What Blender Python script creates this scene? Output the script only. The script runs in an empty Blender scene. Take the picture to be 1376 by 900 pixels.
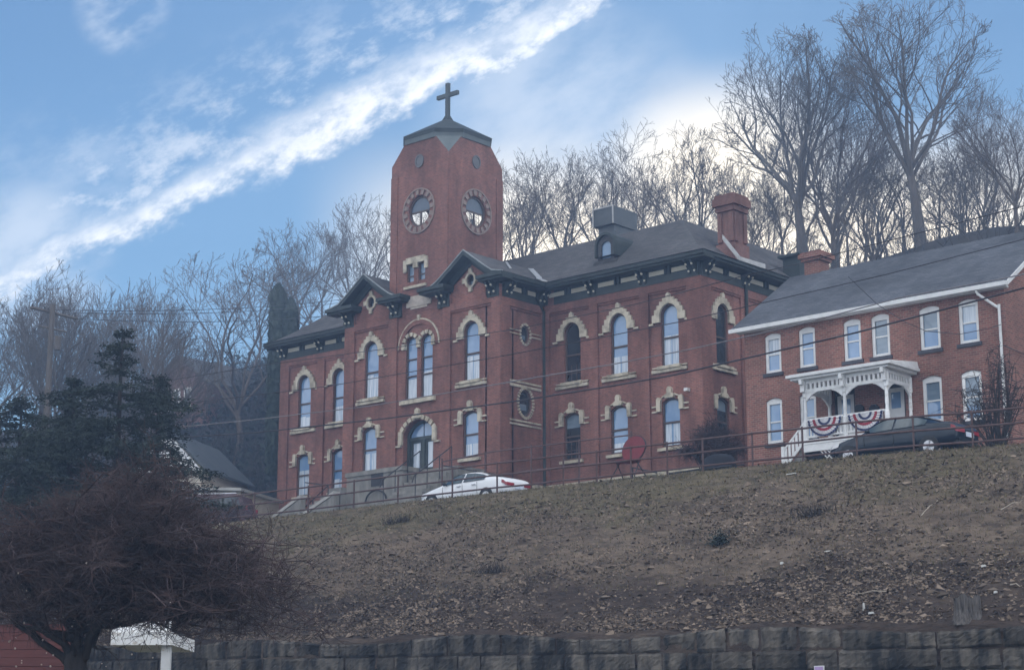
import bpy, math, random
import numpy as np
from mathutils import Vector, Matrix
from mathutils.geometry import tessellate_polygon
R = math.radians
random.seed(7)
SC = bpy.context.scene
COL = SC.collection

# ------------------------------------------------------------------ camera
F, PITCH, YAW, CZ = 2500.0, R(12.75), R(41.6), 1.7
cam = bpy.data.objects.new('camera', bpy.data.cameras.new('camera'))
COL.objects.link(cam)
cam.location = (0, 0, CZ)
cam.rotation_euler = (R(90) + PITCH, 0, YAW)
cam.data.sensor_width = 36
cam.data.lens = F / 1376 * 36
cam.data.clip_start = 0.5
cam.data.clip_end = 6000
SC.camera = cam

def ray(x, y):                       # direction through a point of the 1376 x 900 picture
    X = (x - 688) / F; Yc = -(y - 450) / F
    f = math.cos(PITCH) - Yc * math.sin(PITCH); z = math.sin(PITCH) + Yc * math.cos(PITCH)
    return Vector((X * math.cos(YAW) - f * math.sin(YAW), X * math.sin(YAW) + f * math.cos(YAW), z))
CP = Vector((0, 0, CZ))
def onY(x, y, c): r = ray(x, y); return CP + r * (c / r.y)
def onX(x, y, c): r = ray(x, y); return CP + r * (c / r.x)
def onD(x, y, d):
    r = ray(x, y); h = -r.x * math.sin(YAW) + r.y * math.cos(YAW)
    return CP + r * (d / h)

# ------------------------------------------------------------------ world, sun, exposure
SUN = ray(975, 285).normalized()
elev = math.asin(SUN.z); azim = math.atan2(SUN.x, SUN.y)
W = bpy.data.worlds.new('World'); SC.world = W; W.use_nodes = True
nt = W.node_tree; N = nt.nodes; L = nt.links; N.clear()
def nd(t, **k):
    n = N.new(t)
    for a, b in k.items(): setattr(n, a, b)
    return n
def ma(op, a, b=None, c=None, clamp=False):
    n = nd('ShaderNodeMath', operation=op, use_clamp=clamp)
    for i, v in enumerate((a, b, c)):
        if v is None: continue
        if isinstance(v, (int, float)): n.inputs[i].default_value = v
        else: L.new(v, n.inputs[i])
    return n.outputs[0]
def sstep(v, a, b, lo=0.0, hi=1.0):
    n = nd('ShaderNodeMapRange', interpolation_type='SMOOTHSTEP')
    L.new(v, n.inputs[0])
    for i, q in enumerate((a, b, lo, hi)): n.inputs[1 + i].default_value = q
    return n.outputs[0]
def dot(vec, d):
    n = nd('ShaderNodeVectorMath', operation='DOT_PRODUCT'); L.new(vec, n.inputs[0]); n.inputs[1].default_value = d
    return n.outputs['Value']
tc = nd('ShaderNodeTexCoord'); DIR = tc.outputs['Generated']
sky = nd('ShaderNodeTexSky', sky_type='NISHITA', sun_disc=False)
sky.sun_elevation = elev; sky.sun_rotation = azim
sky.altitude = 200; sky.air_density = 1.0; sky.dust_density = 0.1; sky.ozone_density = 3.0
def wnoise(scale, detail, rough, stretch=None, off=0.0):
    n = nd('ShaderNodeTexNoise'); n.inputs['Scale'].default_value = scale
    n.inputs['Detail'].default_value = detail; n.inputs['Roughness'].default_value = rough
    L.new(stretch if stretch else DIR, n.inputs['Vector'])
    return n.outputs['Fac']
# long streak of cloud: distance from a great circle, with a ragged edge
pa, pb = ray(60, 352).normalized(), ray(735, 20).normalized()
nn = pa.cross(pb).normalized()
if nn.z < 0: nn = -nn
tt = (pb - pa).normalized()
s = dot(DIR, nn); al = dot(DIR, tt)
cv = nd('ShaderNodeCombineXYZ'); L.new(ma('MULTIPLY', al, 0.55), cv.inputs[0]); L.new(s, cv.inputs[1])
n1 = wnoise(22, 5, 0.6, cv.outputs[0]); n2 = wnoise(75, 8, 0.66, cv.outputs[0]); n3 = wnoise(9, 4, 0.55)
e = ma('ADD', s, ma('ADD', ma('MULTIPLY', ma('SUBTRACT', n1, 0.5), 0.046), ma('MULTIPLY', ma('SUBTRACT', n2, 0.5), 0.022)))
core = ma('MULTIPLY', sstep(e, -0.015, -0.002), sstep(e, -0.002, 0.017, 1, 0))
wis = ma('MULTIPLY', ma('MULTIPLY', sstep(e, -0.012, 0.004), sstep(e, 0.02, 0.075, 1, 0)), sstep(ma('ADD', ma('MULTIPLY', n2, 0.6), ma('MULTIPLY', n1, 0.4)), 0.45, 0.64))
front = sstep(dot(DIR, ray(688, 450).normalized()), 0.90, 0.95)
fadeR = sstep(dot(DIR, ray(735, 20).normalized() - ray(60, 352).normalized()), dot_v := float(ray(720, 40).normalized().dot(ray(735, 20).normalized() - ray(60, 352).normalized())), dot_v + 0.03, 1, 0.25)
core_v = ma('MULTIPLY', core, sstep(n2, 0.36, 0.62, 0.35, 0.95))
band = ma('MULTIPLY', ma('MULTIPLY', ma('MAXIMUM', core_v, ma('MULTIPLY', wis, 0.5)), fadeR), front)
def blob(px, py, r, amt, lo=0.4, hi=0.68):
    q = dot(DIR, ray(px, py).normalized())
    m = sstep(q, math.cos(r / 2563), math.cos(r * 0.15 / 2563))
    return ma('MULTIPLY', ma('MULTIPLY', m, sstep(n1, lo, hi)), amt)
veil = ma('MAXIMUM', blob(165, 15, 70, 0.75), blob(760, 190, 230, 0.42, 0.25, 0.7))
veil = ma('MAXIMUM', veil, blob(75, 250, 140, 0.25))
veil = ma('MAXIMUM', veil, blob(40, 345, 130, 0.45, 0.3, 0.6))
cl = ma('MINIMUM', ma('MAXIMUM', band, veil), 1.0)
glow = sstep(dot(DIR, SUN[:]), math.cos(235 / 2563), math.cos(20 / 2563), 0, 1)
glow = ma('MULTIPLY', ma('POWER', glow, 1.6), 0.8)
sz = nd('ShaderNodeSeparateXYZ'); L.new(DIR, sz.inputs[0])               # bright bank of thin cloud low on the ridge, strongest under the sun
low = ma('MULTIPLY', sstep(sz.outputs[2], math.sin(R(19.5)), math.sin(R(15.2))), sstep(dot(DIR, SUN[:]), math.cos(600 / 2563), math.cos(220 / 2563), 0.0, 0.9))
low = ma('MULTIPLY', low, sstep(dot(DIR, ray(688, 450).normalized()), 0.86, 0.93))
glow = ma('MAXIMUM', glow, low)
# fill light: broken bright cloud added to the unseen sky behind the viewer
back = ma('MULTIPLY', sstep(dot(DIR, ray(688, 450).normalized()), 0.72, 0.15), sstep(n3, 0.36, 0.6, 0.4, 1.0))
gam = nd('ShaderNodeGamma'); gam.inputs[1].default_value = 1.3
sc_ = nd('ShaderNodeVectorMath', operation='SCALE'); sc_.inputs['Scale'].default_value = 0.1; L.new(sky.outputs[0], sc_.inputs[0])
den = nd('ShaderNodeVectorMath', operation='MULTIPLY_ADD'); den.inputs[1].default_value = (0.5,) * 3; den.inputs[2].default_value = (1, 1, 1); L.new(sc_.outputs[0], den.inputs[0])
dv = nd('ShaderNodeVectorMath', operation='DIVIDE'); L.new(sc_.outputs[0], dv.inputs[0]); L.new(den.outputs[0], dv.inputs[1])
L.new(dv.outputs[0], gam.inputs[0])
hsv = nd('ShaderNodeVectorMath', operation='MULTIPLY'); hsv.inputs[1].default_value = (7.2, 9.0, 9.9); L.new(gam.outputs[0], hsv.inputs[0])
mx = nd('ShaderNodeMixRGB'); L.new(cl, mx.inputs[0]); L.new(hsv.outputs[0], mx.inputs[1]); mx.inputs[2].default_value = (7.6, 7.6, 7.6, 1)
mx0 = nd('ShaderNodeMixRGB'); L.new(glow, mx0.inputs[0]); L.new(mx.outputs[0], mx0.inputs[1]); mx0.inputs[2].default_value = (12.6, 10.9, 8.3, 1)
mx2 = nd('ShaderNodeMixRGB'); L.new(back, mx2.inputs[0]); L.new(mx0.outputs[0], mx2.inputs[1]); mx2.inputs[2].default_value = (14.6, 15.0, 15.6, 1)
bg = nd('ShaderNodeBackground'); bg.inputs['Strength'].default_value = 0.1
L.new(mx2.outputs[0], bg.inputs['Color'])
ow = nd('ShaderNodeOutputWorld'); L.new(bg.outputs[0], ow.inputs['Surface'])
sl = bpy.data.lights.new('sun', 'SUN'); sl.energy = 2.0; sl.angle = R(0.5); sl.color = (1, 0.92, 0.8)
so = bpy.data.objects.new('sun', sl); COL.objects.link(so); so.location = (0, 0, 80)
so.rotation_euler = SUN.to_track_quat('Z', 'Y').to_euler()
SC.view_settings.view_transform = 'Standard'; SC.view_settings.look = 'None'
SC.view_settings.exposure = 0.76; SC.view_settings.gamma = 1

# ------------------------------------------------------------------ materials
def new_mat(name):
    m = bpy.data.materials.new(name); m.use_nodes = True
    return m, m.node_tree.nodes, m.node_tree.links, m.node_tree.nodes['Principled BSDF']
def mat(name, c1, c2=None, scale=3.0, rough=0.7, bump=0.0, spec=0.3, metal=0.0, stretch=(1, 1, 1), detail=5, contrast=(0.3, 0.7), island=0.0):
    m, n, l, p = new_mat(name)
    p.inputs['Roughness'].default_value = rough; p.inputs['Specular IOR Level'].default_value = spec; p.inputs['Metallic'].default_value = metal
    g = n.new('ShaderNodeNewGeometry')
    mp = n.new('ShaderNodeMapping'); mp.inputs['Scale'].default_value = stretch; l.new(g.outputs['Position'], mp.inputs[0])
    tx = n.new('ShaderNodeTexNoise'); tx.inputs['Scale'].default_value = scale; tx.inputs['Detail'].default_value = detail; tx.inputs['Roughness'].default_value = 0.6
    l.new(mp.outputs[0], tx.inputs['Vector'])
    cr = n.new('ShaderNodeValToRGB'); cr.color_ramp.elements[0].position, cr.color_ramp.elements[1].position = contrast
    cr.color_ramp.elements[0].color = (*c1, 1); cr.color_ramp.elements[1].color = (*(c2 or c1), 1)
    l.new(tx.outputs['Fac'], cr.inputs[0]); out = cr.outputs[0]
    if island:
        h = n.new('ShaderNodeHueSaturation'); mr = n.new('ShaderNodeMapRange'); l.new(g.outputs['Random Per Island'], mr.inputs[0])
        mr.inputs[3].default_value = 1 - island; mr.inputs[4].default_value = 1 + island
        l.new(mr.outputs[0], h.inputs['Value']); l.new(out, h.inputs['Color']); out = h.outputs[0]
    l.new(out, p.inputs['Base Color'])
    if bump:
        b = n.new('ShaderNodeBump'); b.inputs['Strength'].default_value = bump; b.inputs['Distance'].default_value = 0.05
        l.new(tx.outputs['Fac'], b.inputs['Height']); l.new(b.outputs[0], p.inputs['Normal'])
    return m
def brick_mat(name, a, b, mortar, bw=0.21, bh=0.075, wear=0.5, msize=0.012):
    m, n, l, p = new_mat(name)
    p.inputs['Roughness'].default_value = 0.9; p.inputs['Specular IOR Level'].default_value = 0.15
    g = n.new('ShaderNodeNewGeometry'); sp = n.new('ShaderNodeSeparateXYZ'); l.new(g.outputs['Position'], sp.inputs[0])
    ad = n.new('ShaderNodeMath'); ad.operation = 'ADD'; l.new(sp.outputs[0], ad.inputs[0]); l.new(sp.outputs[1], ad.inputs[1])
    cb = n.new('ShaderNodeCombineXYZ'); l.new(ad.outputs[0], cb.inputs[0]); l.new(sp.outputs[2], cb.inputs[1])
    t = n.new('ShaderNodeTexBrick'); l.new(cb.outputs[0], t.inputs['Vector'])
    t.inputs['Scale'].default_value = 1; t.inputs['Brick Width'].default_value = bw; t.inputs['Row Height'].default_value = bh
    t.inputs['Mortar Size'].default_value = msize; t.inputs['Mortar Smooth'].default_value = 0.3; t.inputs['Bias'].default_value = -0.1
    t.inputs['Color1'].default_value = (*a, 1); t.inputs['Color2'].default_value = (*b, 1); t.inputs['Mortar'].default_value = (*mortar, 1)
    tx = n.new('ShaderNodeTexNoise'); tx.inputs['Scale'].default_value = 0.8; tx.inputs['Detail'].default_value = 10; tx.inputs['Roughness'].default_value = 0.78
    mp = n.new('ShaderNodeMapping'); mp.inputs['Scale'].default_value = (1, 1, 0.3); l.new(g.outputs['Position'], mp.inputs[0]); l.new(mp.outputs[0], tx.inputs['Vector'])
    mr = n.new('ShaderNodeMapRange'); l.new(tx.outputs['Fac'], mr.inputs[0]); mr.inputs[1].default_value = 0.3; mr.inputs[2].default_value = 0.7
    mr.inputs[3].default_value = 1 - wear; mr.inputs[4].default_value = 1 + wear * 0.8
    t2 = n.new('ShaderNodeTexNoise'); t2.inputs['Scale'].default_value = 0.22; t2.inputs['Detail'].default_value = 6; l.new(g.outputs['Position'], t2.inputs['Vector'])
    m2 = n.new('ShaderNodeMapRange'); l.new(t2.outputs['Fac'], m2.inputs[0]); m2.inputs[1].default_value = 0.35; m2.inputs[2].default_value = 0.65; m2.inputs[3].default_value = 0.8; m2.inputs[4].default_value = 1.15
    mm = n.new('ShaderNodeMath'); mm.operation = 'MULTIPLY'; l.new(mr.outputs[0], mm.inputs[0]); l.new(m2.outputs[0], mm.inputs[1])
    h = n.new('ShaderNodeHueSaturation'); l.new(mm.outputs[0], h.inputs['Value']); l.new(t.outputs['Color'], h.inputs['Color'])
    l.new(h.outputs[0], p.inputs['Base Color'])
    bp = n.new('ShaderNodeBump'); bp.inputs['Strength'].default_value = 0.35; bp.inputs['Distance'].default_value = 0.02
    l.new(t.outputs['Fac'], bp.inputs['Height']); bp.invert = True; l.new(bp.outputs[0], p.inputs['Normal'])
    return m
def shingle_mat(name, a, b):
    m = brick_mat(name, a, b, tuple(q * 0.55 for q in a), 0.34, 0.105, 0.3, 0.008)
    return m
M = dict(curtain=mat('lace_curtain', (0.26, 0.33, 0.42), (0.52, 0.57, 0.62), 2.2, 0.12, spec=0.9, stretch=(5, 5, 0.25), detail=3, contrast=(0.35, 0.6)),
    brick=brick_mat('school_brick', (0.245, 0.096, 0.074), (0.15, 0.062, 0.052), (0.215, 0.14, 0.115)),
    brick2=brick_mat('house_brick', (0.27, 0.104, 0.08), (0.145, 0.058, 0.047), (0.26, 0.19, 0.155), 0.25, 0.09, 0.28, 0.016),
    brick3=brick_mat('far_brick', (0.22, 0.1, 0.085), (0.17, 0.08, 0.07), (0.2, 0.15, 0.13)),
    stone=mat('sandstone', (0.24, 0.21, 0.16), (0.52, 0.465, 0.365), 2.2, 0.9, 0.25, detail=9, contrast=(0.34, 0.58)),
    trim=mat('dark_green_trim', (0.02, 0.028, 0.028), (0.038, 0.048, 0.046), 2, 0.6),
    cream=mat('cream_panel', (0.5, 0.46, 0.36), (0.58, 0.54, 0.43), 2, 0.7),
    roof=shingle_mat('roof_shingle', (0.10, 0.098, 0.10), (0.065, 0.064, 0.068)),
    roof2=shingle_mat('house_shingle', (0.10, 0.107, 0.122), (0.066, 0.072, 0.085)),
    flash=mat('metal_flashing', (0.30, 0.30, 0.30), (0.46, 0.46, 0.45), 2, 0.4, metal=0.3),
    frame=mat('brown_sash', (0.07, 0.05, 0.045), (0.1, 0.07, 0.06), 4, 0.6),
    white=mat('white_paint', (0.58, 0.58, 0.57), (0.72, 0.72, 0.71), 3, 0.6),
    wornwhite=mat('worn_white_paint', (0.52, 0.48, 0.43), (0.82, 0.82, 0.81), 6, 0.6, contrast=(0.3, 0.48)),
    blind=mat('sky_tinted_blind', (0.10, 0.20, 0.36), (0.22, 0.33, 0.48), 0.8, 0.06, stretch=(1, 1, 1), detail=3, spec=1.0),  # blind: carries the same painted sky blue as the panes
    blind2=mat('grey_blind', (0.10, 0.15, 0.20), (0.20, 0.26, 0.32), 0.9, 0.08, stretch=(1, 1, 3), detail=2, spec=1.0),
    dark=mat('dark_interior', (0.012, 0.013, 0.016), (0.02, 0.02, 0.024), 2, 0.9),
    glass=mat('sky_tinted_glass', (0.10, 0.20, 0.36), (0.20, 0.31, 0.47), 0.8, 0.04, spec=1.0, detail=3), glassd=mat('old_window_glass', (0.012, 0.014, 0.018), (0.035, 0.042, 0.05), 1.2, 0.05, spec=0.7, detail=3),  # glass: blue sky reflection put into the base colour
    sill=mat('dark_stone_sill', (0.045, 0.045, 0.055), (0.07, 0.07, 0.08), 3, 0.8),
    conc=mat('old_concrete', (0.13, 0.125, 0.115), (0.26, 0.25, 0.225), 1.6, 0.9, 0.3, stretch=(1.6, 1.6, 0.5), detail=8),
    rust=mat('rusty_pipe', (0.07, 0.045, 0.045), (0.12, 0.075, 0.07), 6, 0.7),
    iron=mat('black_iron', (0.02, 0.02, 0.024), (0.035, 0.035, 0.04), 5, 0.6),
    cable=mat('cable_rubber', (0.03, 0.028, 0.035), (0.045, 0.042, 0.05), 1, 0.6), cablep=mat('weathered_cable', (0.13, 0.12, 0.13), (0.2, 0.19, 0.2), 1, 0.6),
    asphalt=mat('asphalt', (0.045, 0.045, 0.047), (0.065, 0.065, 0.066), 4, 0.9, 0.2),
    walk=mat('sidewalk_concrete', (0.3, 0.29, 0.27), (0.4, 0.39, 0.37), 2, 0.9),
    lawn=mat('winter_lawn', (0.055, 0.055, 0.03), (0.11, 0.095, 0.06), 1.2, 0.95, 0.4),
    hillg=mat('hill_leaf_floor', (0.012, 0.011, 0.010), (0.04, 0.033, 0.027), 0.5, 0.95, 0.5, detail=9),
    bark=mat('grey_bark', (0.07, 0.061, 0.055), (0.125, 0.108, 0.094), 2, 0.9, 0.3, stretch=(3, 3, 0.6)),
    bark2=mat('brown_bark', (0.075, 0.059, 0.049), (0.13, 0.104, 0.085), 2, 0.9, 0.3, stretch=(3, 3, 0.6)),
    twig=mat('purple_twigs', (0.028, 0.02, 0.022), (0.092, 0.062, 0.06), 1.2, 0.9, island=0.4), trunkd=mat('dark_bark', (0.022, 0.018, 0.017), (0.045, 0.038, 0.035), 5, 0.95, 0.4, stretch=(3, 3, 0.7)),
    berry=mat('pale_fruit', (0.45, 0.38, 0.32), (0.6, 0.52, 0.45), 3, 0.6),
    needle=mat('dark_needles', (0.014, 0.022, 0.018), (0.036, 0.048, 0.038), 1.5, 0.9, island=0.4), needle2=mat('arborvitae_green', (0.022, 0.034, 0.03), (0.045, 0.058, 0.045), 2, 0.9, island=0.35),
    brush=mat('brush_stems', (0.022, 0.019, 0.018), (0.05, 0.042, 0.037), 1, 0.95, island=0.4),
    litter=mat('dead_leaves', (0.075, 0.056, 0.042), (0.21, 0.162, 0.122), 1.2, 0.95, island=0.6), grass=mat('dry_grass', (0.08, 0.075, 0.035), (0.2, 0.17, 0.09), 0.8, 0.95, island=0.45),
    wood=mat('weathered_wood', (0.03, 0.027, 0.026), (0.15, 0.135, 0.125), 6, 0.95, 0.6, stretch=(4, 4, 0.4)),
    polew=mat('pole_wood', (0.07, 0.06, 0.055), (0.12, 0.105, 0.095), 5, 0.95, 0.3, stretch=(4, 4, 0.3)),
    tyre=mat('tyre_rubber', (0.02, 0.02, 0.02), (0.03, 0.03, 0.03), 8, 0.85), rim=mat('alloy_rim', (0.45, 0.46, 0.48), (0.6, 0.6, 0.62), 8, 0.35, metal=0.7),
    red=mat('red_lamp', (0.22, 0.012, 0.02), (0.3, 0.02, 0.03), 6, 0.2, spec=0.6), clear=mat('clear_lamp', (0.6, 0.6, 0.6), (0.7, 0.7, 0.7), 6, 0.15, spec=0.7),
    carw=mat('white_car_paint', (0.72, 0.73, 0.75), (0.78, 0.79, 0.8), 0.8, 0.22, spec=0.6), cark=mat('dark_car_paint', (0.007, 0.013, 0.022), (0.010, 0.017, 0.027), 0.8, 0.12, spec=0.4), carm=mat('maroon_paint', (0.04, 0.008, 0.010), (0.055, 0.011, 0.013), 0.8, 0.25, spec=0.6),
    black=mat('black_plastic', (0.015, 0.015, 0.016), (0.022, 0.022, 0.023), 5, 0.5), plate=mat('licence_plate', (0.55, 0.6, 0.7), (0.65, 0.7, 0.78), 20, 0.4),
    bred=mat('bunting_red', (0.27, 0.03, 0.05), (0.34, 0.045, 0.065), 5, 0.8), bblue=mat('bunting_blue', (0.035, 0.04, 0.10), (0.05, 0.055, 0.13), 5, 0.8), bwhite=mat('bunting_white', (0.5, 0.49, 0.5), (0.62, 0.61, 0.62), 5, 0.8),
    tarp=mat('dark_tarp', (0.008, 0.009, 0.013), (0.016, 0.017, 0.024), 3, 0.8, 0.5), redc=mat('faded_red_cloth', (0.12, 0.022, 0.026), (0.18, 0.035, 0.04), 3, 0.85),
    tan=mat('tan_render', (0.40, 0.36, 0.29), (0.52, 0.47, 0.39), 1.5, 0.9), pale=mat('pale_siding', (0.58, 0.58, 0.58), (0.70, 0.70, 0.70), 1.5, 0.8),
    grey=mat('galvanised_sheet', (0.055, 0.065, 0.072), (0.09, 0.10, 0.108), 1.2, 0.6), palegreen=mat('verdigris_band', (0.085, 0.105, 0.11), (0.13, 0.15, 0.15), 1.5, 0.7),
    lit=mat('paper_litter', (0.45, 0.45, 0.43), (0.6, 0.6, 0.57), 5, 0.7), sign=mat('lilac_sign', (0.35, 0.25, 0.45), (0.42, 0.3, 0.52), 5, 0.5),
    rwall=mat('clapboard_red', (0.10, 0.036, 0.032), (0.15, 0.052, 0.046), 2, 0.8, stretch=(0.6, 0.6, 6)),
)
# bank: brown earth with dark leaf mould low down and a greener patch up on the right
def bank_mat():
    m, n, l, p = new_mat('bank_earth'); p.inputs['Roughness'].default_value = 1.0; p.inputs['Specular IOR Level'].default_value = 0.1
    g = n.new('ShaderNodeNewGeometry')
    def nz(sc, det, st=(1, 1, 1)):
        mp = n.new('ShaderNodeMapping'); mp.inputs['Scale'].default_value = st; l.new(g.outputs['Position'], mp.inputs[0])
        t = n.new('ShaderNodeTexNoise'); t.inputs['Scale'].default_value = sc; t.inputs['Detail'].default_value = det; t.inputs['Roughness'].default_value = 0.68
        l.new(mp.outputs[0], t.inputs[0]); return t.outputs['Fac']
    def ramp(f, p0, p1, c0, c1):
        r = n.new('ShaderNodeValToRGB'); e0, e1 = r.color_ramp.elements; e0.position, e1.position = p0, p1; e0.color = (*c0, 1); e1.color = (*c1, 1); l.new(f, r.inputs[0]); return r.outputs[0]
    def mth(op, a, b):
        q = n.new('ShaderNodeMath'); q.operation = op
        for i, v in enumerate((a, b)):
            if isinstance(v, float): q.inputs[i].default_value = v
            else: l.new(v, q.inputs[i])
        return q.outputs[0]
    def mixc(f, a, b):
        q = n.new('ShaderNodeMixRGB'); l.new(f, q.inputs[0]); l.new(a, q.inputs[1])
        if isinstance(b, tuple): q.inputs[2].default_value = (*b, 1)
        else: l.new(b, q.inputs[2])
        return q.outputs[0]
    fine = nz(3.5, 10, (0.6, 1, 1.6)); big = nz(0.28, 6)
    c = ramp(mth('ADD', mth('MULTIPLY', fine, 0.55), mth('MULTIPLY', nz(1.1, 6, (0.5, 1, 1)), 0.45)), 0.36, 0.64, (0.062, 0.048, 0.038), (0.195, 0.15, 0.113))
    sp = n.new('ShaderNodeSeparateXYZ'); l.new(g.outputs['Position'], sp.inputs[0])
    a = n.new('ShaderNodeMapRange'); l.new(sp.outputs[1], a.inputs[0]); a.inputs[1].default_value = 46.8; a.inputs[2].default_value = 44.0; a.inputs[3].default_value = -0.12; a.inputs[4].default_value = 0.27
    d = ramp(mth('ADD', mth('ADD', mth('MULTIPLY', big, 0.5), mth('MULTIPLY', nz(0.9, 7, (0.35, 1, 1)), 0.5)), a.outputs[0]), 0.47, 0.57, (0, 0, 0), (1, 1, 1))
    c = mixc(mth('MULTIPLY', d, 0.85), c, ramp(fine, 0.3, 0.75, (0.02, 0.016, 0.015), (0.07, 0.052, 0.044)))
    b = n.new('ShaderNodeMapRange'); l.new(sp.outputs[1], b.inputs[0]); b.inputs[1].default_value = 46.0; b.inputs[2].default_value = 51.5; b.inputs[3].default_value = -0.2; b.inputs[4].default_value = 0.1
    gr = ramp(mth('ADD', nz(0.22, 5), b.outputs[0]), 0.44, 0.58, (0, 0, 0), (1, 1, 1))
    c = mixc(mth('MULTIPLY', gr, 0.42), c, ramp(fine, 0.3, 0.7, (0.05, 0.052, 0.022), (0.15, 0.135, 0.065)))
    lt = ramp(nz(0.5, 8, (0.4, 1, 1)), 0.52, 0.66, (0, 0, 0), (1, 1, 1))
    c = mixc(mth('MULTIPLY', lt, 0.4), c, (0.22, 0.17, 0.128))
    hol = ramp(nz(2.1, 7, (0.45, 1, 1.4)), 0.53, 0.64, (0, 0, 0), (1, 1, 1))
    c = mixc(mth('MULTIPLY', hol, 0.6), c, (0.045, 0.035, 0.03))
    l.new(c, p.inputs['Base Color'])
    bp = n.new('ShaderNodeBump'); bp.inputs['Strength'].default_value = 0.9; bp.inputs['Distance'].default_value = 0.14; l.new(fine, bp.inputs['Height']); l.new(bp.outputs[0], p.inputs['Normal'])
    return m
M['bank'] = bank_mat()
def wallstone():
    m = mat('wall_sandstone', (0.018, 0.018, 0.018), (0.155, 0.135, 0.112), 1.5, 0.95, 0.9, stretch=(1.6, 1, 0.5), detail=12, island=0.3, contrast=(0.40, 0.72))
    return m
M['wstone'] = wallstone()

# ------------------------------------------------------------------ mesh helpers
ORG = {}
class MB:
    def __init__(s): s.v = []; s.f = []
    def add(s, vs, fs):
        o = len(s.v); s.v += [tuple(v) for v in vs]; s.f += [tuple(i + o for i in f) for f in fs]
    def box(s, x0, x1, y0, y1, z0, z1):
        s.add([(x0, y0, z0), (x1, y0, z0), (x1, y1, z0), (x0, y1, z0), (x0, y0, z1), (x1, y0, z1), (x1, y1, z1), (x0, y1, z1)],
              [(3, 2, 1, 0), (4, 5, 6, 7), (0, 1, 5, 4), (1, 2, 6, 5), (2, 3, 7, 6), (3, 0, 4, 7)])
    def hexa(s, p): s.add(p, [(3, 2, 1, 0), (4, 5, 6, 7), (0, 1, 5, 4), (1, 2, 6, 5), (2, 3, 7, 6), (3, 0, 4, 7)])
    def tube(s, pts, rad, n=6, cap=True):
        pts = [Vector(p) for p in pts]
        if isinstance(rad, (int, float)): rad = [rad] * len(pts)
        o = len(s.v); up = Vector((0.31, 0.17, 0.93))
        for i, p in enumerate(pts):
            d = pts[min(i + 1, len(pts) - 1)] - pts[max(i - 1, 0)]
            a = d.cross(up)
            if a.length < 1e-6: a = Vector((1, 0, 0))
            a.normalize(); b = d.cross(a).normalized()
            for k in range(n):
                t = 2 * math.pi * k / n
                q = p + (a * math.cos(t) + b * math.sin(t)) * rad[i]; s.v.append((q.x, q.y, q.z))
        for i in range(len(pts) - 1):
            for k in range(n):
                k2 = (k + 1) % n
                s.f.append((o + i * n + k, o + i * n + k2, o + (i + 1) * n + k2, o + (i + 1) * n + k))
        if cap and n > 3:
            s.f.append(tuple(o + k for k in range(n - 1, -1, -1))); s.f.append(tuple(o + (len(pts) - 1) * n + k for k in range(n)))
    def ball(s, c, r, n=8, sz=1.0):
        m = max(4, n // 2 + 1); vs = []; fs = []
        for i in range(m + 1):
            a = math.pi * i / m
            for k in range(n):
                b = 2 * math.pi * k / n
                vs.append((c[0] + r * math.sin(a) * math.cos(b), c[1] + r * math.sin(a) * math.sin(b), c[2] + r * sz * math.cos(a)))
        for i in range(m):
            for k in range(n): fs.append((i * n + k, (i + 1) * n + k, (i + 1) * n + (k + 1) % n, i * n + (k + 1) % n))
        s.add(vs, fs)
    def prism(s, P, pts, d0, d1, back=False):
        n = len(pts); o = len(s.v)
        s.v += [P(u, z, d1) for u, z in pts] + [P(u, z, d0) for u, z in pts]
        for t in tessellate_polygon([[Vector((u, z, 0)) for u, z in pts]]):
            s.f.append(tuple(o + i for i in t))
            if back: s.f.append(tuple(o + n + i for i in reversed(t)))
        for i in range(n): j = (i + 1) % n; s.f.append((o + i, o + j, o + n + j, o + n + i))
    def panel(s, P, outer, holes, reveal):
        loops = [outer] + holes; flat = [q for lp in loops for q in lp]; o = len(s.v)
        s.v += [P(u, z, 0) for u, z in flat]
        for t in tessellate_polygon([[Vector((u, z, 0)) for u, z in lp] for lp in loops]): s.f.append(tuple(o + i for i in t))
        for h in holes:
            n = len(h); b = len(s.v); s.v += [P(u, z, 0) for u, z in h] + [P(u, z, -reveal) for u, z in h]
            for i in range(n): j = (i + 1) % n; s.f.append((b + i, b + j, b + n + j, b + n + i))
    def ring(s, P, outer, inner, d0, d1):        # frame between two closed outlines of the same count
        n = len(outer); o = len(s.v)
        for pts, d in ((outer, d1), (inner, d1), (inner, d0), (outer, d0)): s.v += [P(u, z, d) for u, z in pts]
        for a, b in ((0, 1), (1, 2), (3, 0)):
            for i in range(n): j = (i + 1) % n; s.f.append((o + a * n + i, o + a * n + j, o + b * n + j, o + b * n + i))
    def build(s, name, m, parent=None, smooth=False, origin=None):
        me = bpy.data.meshes.new(name)
        if parent is not None: og = ORG[parent.name]
        elif origin is not None: og = Vector(origin)
        else:
            a = np.array(s.v); og = Vector((float((a[:, 0].min() + a[:, 0].max()) / 2), float((a[:, 1].min() + a[:, 1].max()) / 2), float(a[:, 2].min())))
        me.from_pydata([(v[0] - og.x, v[1] - og.y, v[2] - og.z) for v in s.v], [], s.f)
        me.materials.append(M[m] if isinstance(m, str) else m)
        if smooth: me.polygons.foreach_set('use_smooth', [True] * len(me.polygons))
        me.update()
        ob = bpy.data.objects.new(name, me); COL.objects.link(ob)
        if parent is not None: ob.parent = parent
        else: ob.location = og
        ORG[ob.name] = og
        return ob
def tag(o, label, cat, group=None, kind=None):
    if label: o['label'] = label
    if cat: o['category'] = cat
    if group: o['group'] = group
    if kind: o['kind'] = kind
    return o
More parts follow.
